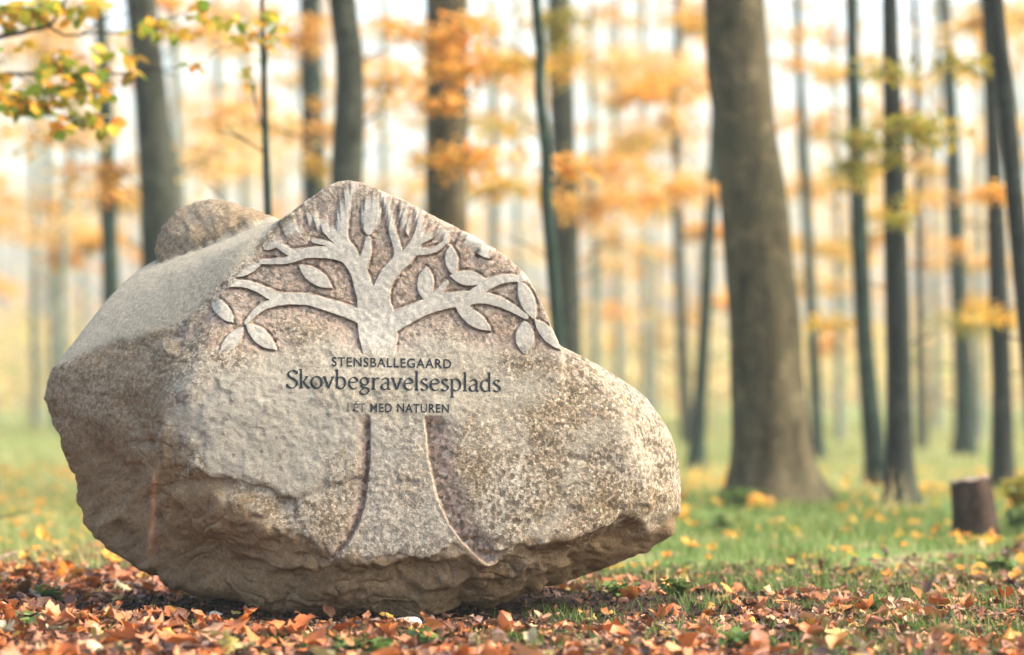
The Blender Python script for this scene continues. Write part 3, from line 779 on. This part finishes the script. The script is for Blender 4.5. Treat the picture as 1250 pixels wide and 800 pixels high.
tree('beech_tree', 'grey trunk with olive yellow leaves, behind the thin wavy trunk', 27,
     [(682, 0, 28), (686, 130, 30), (691, 280, 31), (694, 420, 32)], M['bark'],
     [(684, 25, 32, 32, 420, 'olive', -1.2), (686, 74, 36, 18, 330, 'gold', -1.2), (745, 205, 90, 20, 430, 'orange', -.5), (725, 245, 70, 24, 420, 'orange', -.8), (760, 290, 44, 22, 180, 'pale', -.5), (640, 150, 90, 14, 160, 'gold', .5)], n=14)
tree('beech_tree', 'slender leaning green trunk just left of the biggest trunk', 27,
     [(874, 120, 13), (868, 250, 15), (860, 400, 16), (850, 555, 19)], M['bark_teal'],
     [(800, 110, 70, 24, 420, 'orange', -.6), (845, 228, 34, 12, 180, 'orange', -1.5), (790, 245, 60, 16, 240, 'orange', -1), (752, 75, 40, 12, 140, 'pale')], n=12)
tree('beech_tree', 'thin grey trunk just right of the biggest trunk', 31,
     [(973, 0, 10), (979, 130, 11), (986, 280, 13), (993, 430, 14), (999, 556, 15)], M['bark_teal'],
     [(980, 78, 34, 8, 130, 'orange', -1), (975, 42, 30, 12, 80, 'pale', -1), (1010, 300, 50, 26, 200, 'gold', .5), (990, 350, 50, 20, 200, 'gold', .5)], n=12)
tree('beech_tree', 'dark green trunk with olive leaves, left of the blackest trunk', 21.5,
     [(1039, 0, 15), (1043, 130, 18), (1049, 280, 21), (1056, 430, 22), (1072, 588, 26)], M['bark_teal'],
     [(1055, 168, 44, 16, 200, 'olive', -.8), (1045, 205, 26, 30, 190, 'olive', -.8), (1020, 395, 40, 14, 110, 'gold', .6)], n=14)
tree('beech_tree', 'blackest trunk, straight, two trunks left of the stump', 17.7,
     [(1086, 0, 20), (1090, 150, 24), (1094, 300, 29), (1097, 450, 31), (1098, 605, 35)], M['bark_dark'],
     [(1095, 85, 40, 14, 110, 'olive', -.7), (1105, 150, 50, 15, 240, 'olive', -.7), (1135, 172, 42, 9, 110, 'olive', -.6), (1150, 75, 55, 8, 130, 'olive', -.3), (1105, 266, 26, 12, 110, 'olive', -.7), (1088, 196, 24, 12, 70, 'olive', -.7)], n=18, leaf=.06)
tree('beech_tree', 'faded teal trunk with yellow sprays behind the stump', 33,
     [(1152, 0, 14), (1160, 120, 18), (1168, 300, 22), (1176, 440, 24), (1180, 572, 26)], M['bark_teal'],
     [(1170, 392, 70, 18, 420, 'olive', -1.5), (1180, 372, 50, 12, 200, 'gold', -1.4), (1165, 240, 60, 14, 150, 'orange', -1), (1172, 300, 20, 18, 90, 'orange', -1), (1160, 40, 60, 22, 200, 'pale', -.6)], n=12)
tree('beech_tree', 'dark straight trunk just right of the stump', 20,
     [(1206, 0, 17), (1212, 150, 20), (1217, 300, 24), (1222, 450, 25), (1224, 598, 27)], M['bark_dark'],
     [(1225, 232, 40, 9, 110, 'orange', -.6), (1200, 385, 40, 8, 90, 'gold', -.6), (1195, 25, 36, 34, 200, 'pale', .4)], n=14)
tree('beech_tree', 'curved dark trunk crossing the one right of the stump', 15.5,
     [(1215, 0, 21), (1226, 100, 22), (1237, 220, 23), (1249, 350, 24), (1262, 480, 26), (1272, 600, 28)], M['bark_dark'], [], n=18)

# saplings further back, individually placed: label, Y, path, mat, sprays
far_list = [
 ('faint pale trunk nearest the left edge of the wood', 46, [(42, 0, 8), (42, 200, 10), (44, 460, 12)], 'bark_hazed', 'pale'),
 ('slightly bent faint trunk second from the left', 40, [(92, 0, 8), (86, 160, 10), (78, 300, 11), (80, 450, 12)], 'bark_hazed', 'pale'),
 ('faint trunk right of the grey green one over the hump', 48, [(262, 0, 10), (268, 160, 12), (272, 300, 13)], 'bark_hazed', 'pale'),
 ('pale trunk with peach leaves just left of the thin stem', 52, [(300, 0, 9), (297, 160, 10), (300, 300, 12)], 'bark_hazed', 'orange'),
 ('pale trunk seen against sky between smooth grey and broad trunk', 50, [(470, 0, 9), (468, 120, 10), (470, 300, 12)], 'bark_hazed', 'pale'),
 ('slim faint trunk close on the right of the broad trunk', 44, [(600, 0, 10), (604, 160, 12), (602, 340, 13)], 'bark_hazed', 'gold'),
 ('slim faint trunk in the gap left of the wavy trunk', 55, [(632, 0, 8), (630, 160, 9), (634, 380, 11)], 'bark_hazed', 'pale'),
 ('thin grey trunk right of the olive yellow leaves', 42, [(722, 0, 8), (724, 200, 10), (727, 440, 12)], 'bark_hazed', 'orange'),
 ('thin pale trunk above the right shoulder of the boulder', 48, [(754, 0, 8), (752, 200, 9), (756, 470, 12)], 'bark_hazed', 'gold'),
 ('pale trunk midway between boulder shoulder and leaning green trunk', 50, [(785, 0, 9), (787, 200, 10), (790, 500, 13)], 'bark_hazed', 'pale'),
 ('grey green trunk beside the leaning green trunk', 38, [(826, 0, 10), (826, 200, 13), (832, 400, 15), (838, 530, 16)], 'bark', 'pale'),
 ('pale slim trunk showing left of the blackest trunk foot', 40, [(1018, 0, 7), (1022, 250, 9), (1026, 560, 12)], 'bark_hazed', 'gold'),
 ('slim grey trunk close on the right of the blackest trunk', 36, [(1118, 60, 10), (1122, 250, 12), (1124, 420, 13), (1126, 566, 14)], 'bark', 'gold'),
 ('slim pale trunk left of the faded teal trunk', 52, [(1140, 0, 7), (1141, 250, 9), (1144, 540, 11)], 'bark_hazed', 'pale'),
 ('slim pale trunk right of the faded teal trunk', 44, [(1196, 0, 8), (1194, 250, 10), (1197, 550, 12)], 'bark_hazed', 'pale'),
]
for lab, Yt, path, bm_, km in far_list:
    sp = []
    for _ in range(9):
        sp.append((path[0][0]+rng.normal(0, 45), rng.uniform(10, 330), rng.uniform(35, 85), rng.uniform(8, 18), int(rng.uniform(110, 220)), km if rng.uniform() < .7 else random.choice(['orange', 'gold', 'pale']), rng.uniform(-1.5, 1.5)))
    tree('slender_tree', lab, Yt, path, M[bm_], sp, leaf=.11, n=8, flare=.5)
# faint look-alike trees beyond, in the haze
LAB = 'faint slim tree standing far back in the haze'
placed = []
tries = 0
while len(placed) < 20 and tries < 900:
    tries += 1
    Yt = rng.uniform(42, 88); uu = rng.uniform(-260, 1500)
    if any(abs(uu-q) < 17 for q in placed): continue
    placed.append(uu); w = rng.uniform(.08, .24)*FP/Yt; le = rng.normal(0, 24)
    sp = [(uu+rng.normal(0, 60), rng.uniform(-30, 420)*(1 if uu > 600 else .9), rng.uniform(40, 95), rng.uniform(8, 20), int(rng.uniform(110, 220)), random.choice(['pale', 'orange', 'orange', 'gold']), rng.uniform(-2, 2)) for _ in range(8)]
    tree('slender_tree', LAB, Yt, [(uu+le, -60, w*.7), (uu+le*.5, 200, w*.85), (uu, 470, w)], M['bark_hazed'], sp, leaf=.19, n=6, flare=.4, group='faint trees far back in the haze')

# near branch reaching in at the upper left, from a young tree standing left of the view
def near_tree():
    Y = 12.8; bx = at(-190, 480, Y)[0]; base_ = (bx, Y, gz1(bx, Y)); root = empty('young_beech', base_)
    tag(root, 'young beech whose green and orange branches reach in at the upper left', 'tree', GR_SPRAY)
    mb = MB()
    tr0 = spline([(bx, Y, -.1), (bx+.03, Y, 1.2), (bx-.02, Y, 2.6), (bx+.05, Y, 4.4)], 16); mb.tube(tr0, np.linspace(.055, .02, 16), 10)
    T = lambda pl, y=Y: [at(a, b, y+.002*(a)) for a, b in pl]
    def br(pl, r0, r1, n=26):
        P = spline(T(pl), n); P += rng.normal(0, .004, P.shape); mb.tube(P, np.linspace(r0*1.5, r1*1.5, n), 6); return P
    B = [br([(-190, 110), (-90, 70), (0, 45), (55, 32), (75, 15), (84, -20)], .012, .005),
         br([(60, 32), (82, 43), (120, 40), (160, 38), (210, 20), (258, 2)], .0055, .002),
         br([(-190, 130), (-80, 98), (0, 91), (70, 91), (150, 90), (185, 84), (215, 95)], .009, .0018),
         br([(-190, 170), (-80, 135), (0, 130), (60, 138), (100, 150), (140, 156)], .008, .002),
         br([(-190, 60), (-80, 20), (0, -5), (60, -12)], .008, .003),
         br([(60, 32), (50, 12), (44, -14)], .004, .002),
         br([(185, 84), (235, 80), (262, 64), (290, 52)], .0022, .0012, 14),
         br([(20, 91), (45, 108), (70, 122)], .003, .0015, 10), br([(100, 40), (140, 20), (175, 12)], .003, .0015, 10)]
    cl = [(150, 62, 14, 6, 6), (195, 30, 16, 7, 9), (228, 48, 14, 6, 7), (130, 112, 16, 7, 9), (118, 84, 14, 7, 8), (250, 22, 16, 6, 8), (290, 45, 12, 5, 5), (20, 14, 26, 14, 26), (55, 10, 22, 9, 20), (10, 30, 14, 7, 9), (52, 15, 14, 10, 12), (90, 12, 10, 8, 7), (35, 60, 10, 6, 4), (95, 20, 12, 6, 8), (120, 4, 20, 6, 10), (180, 30, 14, 6, 9), (205, 42, 14, 5, 6),
          (245, 5, 12, 5, 8), (75, 66, 14, 8, 12), (85, 78, 16, 7, 14), (60, 82, 12, 6, 7), (100, 100, 20, 9, 24), (65, 108, 12, 7, 12), (20, 118, 26, 10, 34), (45, 128, 24, 8, 26), (100, 112, 18, 8, 16),
          (5, 132, 18, 6, 16), (75, 156, 9, 6, 9), (128, 152, 13, 6, 12), (100, 145, 18, 5, 12), (165, 90, 7, 5, 6), (236, 78, 9, 4, 5), (132, 60, 10, 5, 3), (-40, 60, 40, 30, 50), (-60, 120, 40, 20, 50), (160, 68, 8, 5, 3), (275, 24, 10, 4, 5), (8, 90, 10, 5, 4)]
    pts = []
    for a, b, su, sv, n_ in cl:
        for _ in range(int(n_*1.35)):
            uu = rng.normal(a, su*.55); vv = rng.normal(b, sv*.6)
            pts.append(at(uu, vv, Y+.002*uu+rng.normal(0, .10)))
    pts = np.array(pts); n_ = len(pts)
    R = rotmats(rng.uniform(0, 6.283, n_), rng.normal(-.35, .5, n_), rng.normal(0, .5, n_))
    V_, F_ = batch(pts, R, .092*rng.uniform(.6, 1.2, n_), LEAF_V*np.array([1.25, 1, 1]), LEAF_F)
    mesh_obj('trunk', mb.V, mb.F, M['twig'], root, True, base_); mesh_obj('crown', V_, F_, M['near'], root, False, base_)
near_tree()

# distant wood: one mass
mb = MB()
for i in range(30):
    Yt = rng.uniform(92, 165); x = rng.uniform(-55, 55); w = rng.uniform(.10, .24)
    mb.tube([(x, Yt, -.3), (x+rng.normal(0, .4), Yt, 9), (x+rng.normal(0, 1.2), Yt, 24)], [w, w*.8, w*.4], 5, cap=False)
dw = mesh_obj('distant_wood', mb.V, mb.F, M['bark_hazed'], None, True); tag(dw, 'massed pale trunks of the wood far beyond', 'woods', None, 'stuff')
pts = []
for i in range(470):
    Yt = rng.uniform(90, 165); x = rng.uniform(-50, 50); z = 1.5+24*rng.uniform()**1.9
    m = 26; pts.append(np.array([x, Yt, z])+rng.normal(0, 1, (m, 3))*np.array([2.2, 1.5, .35]))
V_, F_ = crown_leaves(np.vstack(pts), .5)
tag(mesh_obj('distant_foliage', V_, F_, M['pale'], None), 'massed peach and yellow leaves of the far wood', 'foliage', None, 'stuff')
pts = []
for i in range(700):
    Yt = rng.uniform(58, 160); x = rng.uniform(-.3, .3)*Yt; hh = rng.uniform(.3, 4.2)*Yt/110
    m = 34; pts.append(np.array([x, Yt, hh])+rng.normal(0, 1, (m, 3))*np.array([1.1, 1.0, .55])*Yt/110)
V_, F_ = crown_leaves(np.vstack(pts), .34)
V_[:, 2] = np.maximum(V_[:, 2], .0)
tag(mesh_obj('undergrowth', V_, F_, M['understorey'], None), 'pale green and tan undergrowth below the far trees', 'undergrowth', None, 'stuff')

# ================================================================== STUMP
def stump():
    Y = 13.8; b = np.array(at(1192, 650, Y)); b[2] = gz1(b[0], Y); root = empty('tree_stump', b)
    tag(root, 'short dark sawn tree stump standing in grass at the right', 'stump')
    n = 28; H = .295
    zs = [-.05, 0, .03, .08, .16, .24, .30, .325]; rs = [.148, .142, .130, .121, .116, .112, .110, .106]
    V_, F_ = [], []
    for k, (z, r_) in enumerate(zip(zs, rs)):
        for j in range(n):
            a = j/n*2*math.pi; rr = r_*(1+.06*math.sin(3*a+1)+.05*math.sin(5*a+z*6)+.035*math.sin(9*a+z*9)+.03*math.sin(13*a)*(1.5 if z < .05 else 1))
            V_.append((rr*math.cos(a)+-.035*z/.3, rr*math.sin(a), z+(.018*math.cos(a)+.006*math.sin(5*a))*(z > .2)))
    for k in range(len(zs)-1):
        for j in range(n): F_.append((k*n+j, k*n+(j+1) % n, (k+1)*n+(j+1) % n, (k+1)*n+j))
    V_ = np.array(V_)+b; mesh_obj('bark', V_, F_, M['stump'], root, True, b)
    T_, TF = [], []
    top = V_[-n:]-b; c_ = top.mean(0)
    for s_ in (1.0, .985, .6, .3): 
        for q in top: T_.append(c_+(q-c_)*s_+np.array([0, 0, (0 if s_ == 1. else .006)]))
    for k in range(3):
        for j in range(n): TF.append((k*n+j, k*n+(j+1) % n, (k+1)*n+(j+1) % n, (k+1)*n+j))
    TF.append(tuple(3*n+j for j in range(n)))
    mesh_obj('cut_top', np.array(T_)+b, TF, M['cut'], root, False, b)
M['stump'] = bark_mat('stump_bark', (.024, .015, .010), (.058, .037, .026), (.02, .014, .009), 3)
t = NT('sawn_wood'); co = t.n('TexCoord').outputs['Object']
wv = t.n('TexWave'); wv.wave_type = 'RINGS'; wv.rings_direction = 'Z'; wv.inputs['Scale'].default_value = 22; wv.inputs['Distortion'].default_value = 2.5; t.l(co, wv.inputs['Vector'])
c = t.mix(wv.outputs['Fac'], (.15, .10, .07), (.27, .20, .14)); p = t.n('BsdfPrincipled', i_Roughness=.8); t.l(c, p.inputs['Base Color']); t.l(p.outputs[0], t.out.inputs[0]); M['cut'] = t.m
stump()

# ================================================================== SMALL PLANTS, STICKS, STONES
def plant(uu, Y, h, n, label, name='weed_plant', wide=.5, leaf=.05, mat='weed'):
    q = at(uu, 600, Y); b = (q[0], Y, gz1(q[0], Y)); root = empty(name, b); tag(root, label, 'plant', 'small plants on the forest floor')
    mb = MB(); L = []
    for i in range(n):
        a = rng.uniform(0, 6.283); e = np.array(b)+np.array([math.cos(a)*h*wide*rng.uniform(.4, 1), math.sin(a)*h*wide*rng.uniform(.4, 1), h*rng.uniform(.45, 1)])
        mb.tube(spline([b, (np.array(b)+e)/2+np.array([0, 0, h*.12]), e], 5), np.linspace(.0022, .001, 5), 4)
        for t_ in (.55, .75, .9, 1.): L.append(np.array(b)*(1-t_)+e*t_+rng.normal(0, leaf*.25, 3)*np.array([1, 1, .4]))
    mesh_obj('stem', mb.V, mb.F, M['weed'], root, True, b)
    P = np.array(L); m = len(P); R = rotmats(rng.uniform(0, 6.283, m), rng.normal(0, .35, m), rng.normal(0, .35, m))
    V_, F_ = batch(P, R, leaf*rng.uniform(.7, 1.3, m), LEAF_V*np.array([1.5, 1, 1]), LEAF_F)
    mesh_obj('leaves', V_, F_, M[mat], root, False, b)
def tall_tuft(uu, Y, h, n, label, mt='straw', bw=.010, sp=.05, grp=None):
    q = at(uu, 600, Y); b = np.array((q[0], Y, gz1(q[0], Y))); root = empty('grass_tuft', b); tag(root, label, 'grass', grp)
    x = b[0]+rng.normal(0, sp*1.5, n); y = b[1]+rng.normal(0, sp*1.5, n)
    V_, F_ = blades(x, y, h*rng.uniform(.5, 1.1, n), np.full(n, bw)); mesh_obj('foliage', V_, F_, M[mt], root, False, b)
M['straw'] = leaf_mat('straw_blades', [(0, (.30, .34, .12)), (.5, (.55, .45, .20)), (1, (.70, .58, .34))], .3)
def gY(v): return CAMZ*FP/(v-HOR)
for i_, (pu, pv) in enumerate([(700, 752), (860, 742), (940, 724), (1010, 772), (1110, 732), (1150, 770), (985, 708), (640, 790), (1190, 742), (840, 778), (1080, 790), (1235, 775)]):
    tall_tuft(pu, gY(pv), .07+.02*(i_ % 3), 130, 'short green grass tuft among brown fallen leaves', 'grass', .0045, .07, 'green tufts in the brown leaves')
plant(62, gY(735), .075, 14, 'low dark green plant on the leaf litter below the boulder left end', leaf=.045, wide=.9)
plant(28, gY(768), .05, 9, 'pale grey green plant in the litter near the diagonal stick', leaf=.05, wide=1.2, mat='weed')
plant(428, gY(797), .05, 11, 'round leaved green plant in front of the boulder middle', leaf=.045, wide=1.1)
plant(465, gY(799), .045, 9, 'smaller green plant just right of the round leaved one', leaf=.045, wide=1.1)
plant(520, gY(783), .04, 8, 'tiny green plant beside the pale stone', leaf=.035, wide=1.)
plant(756, gY(735), .06, 12, 'pale green bushy plant under the right overhang of the boulder', leaf=.04, wide=.9)
plant(828, gY(735), .085, 15, 'upright dark green plant right of the boulder', leaf=.04, wide=.6)
plant(905, gY(790), .05, 12, 'low green plant in the brown litter right of the boulder', leaf=.04, wide=1.1)
plant(1060, gY(745), .05, 12, 'low green plant in the litter below the black trunk', leaf=.04, wide=1.2)
plant(1215, gY(700), .08, 18, 'leafy green plant in the litter at the right below the stump', leaf=.05, wide=1.)
plant(880, gY(655), .10, 16, 'grassy green plant in front of the biggest trunk', leaf=.05, wide=.8)
plant(1262, 14.3, .34, 46, 'yellow green bush just right of the stump', name='bush', leaf=.075, wide=.65, mat='olive')
plant(1256, 13.9, .20, 26, 'dark green bush at the foot of the yellow green bush', name='bush', leaf=.06, wide=.8)
plant(905, 17.0, .14, 16, 'dark green plant at the left foot of the biggest trunk', leaf=.07, wide=.9)
plant(928, 16.8, .10, 5, 'orange leaved seedling before the foot of the biggest trunk', leaf=.08, wide=.8, mat='orange')

tall_tuft(1083, 16.3, .40, 15, 'tall straw coloured grass tuft in front of the blackest trunk')
tall_tuft(1103, 16.5, .34, 11, 'shorter straw grass tuft right of the tall one')

def stick(name, label, pts, r0, r1, mat='twig', side=()):
    P = spline(pts, 22); P += rng.normal(0, .0025, P.shape)
    mb = MB(); mb.tube(P, np.linspace(r0, r1, 22), 8)
    for (i, q) in side: mb.tube(spline([P[i], q], 5), np.linspace(r0*.6, r0*.25, 5), 6)
    c_ = P.mean(0); tag(mesh_obj(name, mb.V, mb.F, M[mat], None, True, c_), label, 'stick', 'sticks lying on the ground')
def G(uu, v, dz=.02):
    Y = gY(v); q = at(uu, v, Y); return (q[0], Y, gz1(q[0], Y)+dz)
M['pale_twig'] = bark_mat('bleached_twig', (.20, .15, .10), (.34, .26, .19), (.15, .11, .08), 6)
stick('stick', 'pale bleached stick lying along the foot of the boulder at the left', [G(118, 712), G(160, 716, .03), G(198, 722)], .013, .008, 'pale_twig')
stick('stick', 'diagonal grey stick in the litter at the lower left', [G(28, 712, .03), G(50, 742, .04), G(68, 762, .03), G(84, 780, .02)], .011, .007, 'pale_twig')
stick('stick', 'dark thin stick lying level at the left edge of the litter', [G(-20, 742, .03), G(14, 741, .03), G(44, 744, .02)], .006, .004)
stick('stick', 'brown forked stick lying left of the boulder', [G(-18, 700, .03), G(12, 690, .05), G(30, 684, .03)], .011, .004, 'pale_twig', [(12, G(26, 698, .05))])
stick('twig', 'fine dark twig lying on the grass left of the boulder', [at(-20, 634, 13.5), at(10, 630, 13.5), at(36, 624, 13.5)], .006, .003)
stick('twig', 'short bent twig in the orange leaves right of the pale stone', [G(668, 775), G(700, 772, .03), G(730, 768)], .005, .003)
stick('twig', 'dark short twig on the litter below the right overhang', [G(690, 724, .02), G(712, 716, .05)], .006, .004, 'pale_twig')
M['pebble'] = None
t = NT('pebble_stone'); co = t.n('TexCoord').outputs['Object']
c = t.mix(t.noise(70, 4, .6, co), (.30, .29, .25), (.55, .53, .47)); p = t.n('BsdfPrincipled', i_Roughness=.8); t.l(c, p.inputs['Base Color']); t.l(p.outputs[0], t.out.inputs[0]); M['pebble'] = t.m
def pebble(uu, v, s, label):
    bm = bmesh.new(); bmesh.ops.create_icosphere(bm, subdivisions=4, radius=1)
    P = np.array([q.co[:] for q in bm.verts]); F_ = [tuple(q.index for q in f.verts) for f in bm.faces]; bm.free()
    P = P*(1+.22*vnoise(P+uu, .9, 3)+.08*vnoise(P+uu, .3, 4))[:, None]*np.array([s*1.25, s*.8, s*.6])
    c_ = np.array(G(uu, v, s*.3)); tag(mesh_obj('small_stone', P+c_, F_, M['pebble'], None, True, c_), label, 'stone', 'small stones near the boulder')
pebble(497, 762, .035, 'pale grey small stone lying in front of the boulder base')
pebble(470, 766, .022, 'flat whitish chip of stone beside the pale grey one')
pebble(335, 772, .030, 'rounded cream stone among orange leaves at lower centre left')
pebble(262, 752, .020, 'small grey stone in the shade of the boulder')

# ================================================================== HAZE, SKY, SUN, CAMERA
def box(name, a, b, mat):
    V_ = [(x, y, z) for x in (a[0], b[0]) for y in (a[1], b[1]) for z in (a[2], b[2])]
    F_ = [(0, 1, 3, 2), (4, 6, 7, 5), (0, 4, 5, 1), (2, 3, 7, 6), (0, 2, 6, 4), (1, 5, 7, 3)]
    return mesh_obj(name, V_, F_, mat)
m = bpy.data.materials.new('air'); m.use_nodes = True; nt = m.node_tree; nt.nodes.clear()
out = nt.nodes.new('ShaderNodeOutputMaterial'); pv = nt.nodes.new('ShaderNodeVolumePrincipled')
pv.inputs['Color'].default_value = (.96, .985, .94, 1); pv.inputs['Density'].default_value = .0012; pv.inputs['Anisotropy'].default_value = .1
nt.links.new(pv.outputs[0], out.inputs['Volume'])
hz = box('haze', (-125, -8, -2), (125, 196, 45), m); tag(hz, 'pale morning haze between the trees', 'haze', None, 'stuff')

SUN_EL, SUN_AZ = math.radians(44), math.radians(94)      # azimuth clockwise from +Y (view direction)
sd_ = Vector((math.sin(SUN_AZ)*math.cos(SUN_EL), math.cos(SUN_AZ)*math.cos(SUN_EL), math.sin(SUN_EL)))
li = bpy.data.lights.new('sun', 'SUN'); li.energy = 1.25; li.angle = math.radians(14); li.color = (1, .95, .87)
lo = bpy.data.objects.new('sun', li); lo.rotation_euler = sd_.to_track_quat('Z', 'Y').to_euler(); link(lo)
w = bpy.data.worlds.new('World'); S.world = w; w.use_nodes = True; nt = w.node_tree
sky = nt.nodes.new('ShaderNodeTexSky'); sky.sky_type = 'NISHITA'; sky.sun_disc = False
sky.sun_elevation = SUN_EL; sky.sun_rotation = SUN_AZ; sky.dust_density = 5.5; sky.air_density = 1.15; sky.ozone_density = 0
bg = nt.nodes['Background']; nt.links.new(sky.outputs[0], bg.inputs[0]); bg.inputs[1].default_value = .15

cam = bpy.data.cameras.new('camera'); co_ = bpy.data.objects.new('camera', cam); link(co_)
cam.lens = 85; cam.sensor_width = 36; cam.clip_end = 1000; cam.clip_start = .05
co_.location = (0, 0, CAMZ); co_.rotation_euler = (math.pi/2+TH, 0, 0)
cam.dof.use_dof = True; cam.dof.focus_distance = 8.82; cam.dof.aperture_fstop = 85/72.; cam.dof.aperture_blades = 0
S.camera = co_
S.view_settings.view_transform = 'Standard'; S.view_settings.look = 'None'; S.view_settings.gamma = 1
S.view_settings.exposure = 2.0
c_ = S.cycles
c_.use_denoising = True; c_.max_bounces = 6; c_.diffuse_bounces = 3; c_.glossy_bounces = 2; c_.transmission_bounces = 3; c_.volume_bounces = 0; c_.transparent_max_bounces = 4
c_.use_adaptive_sampling = False
c_.sample_clamp_indirect = 6
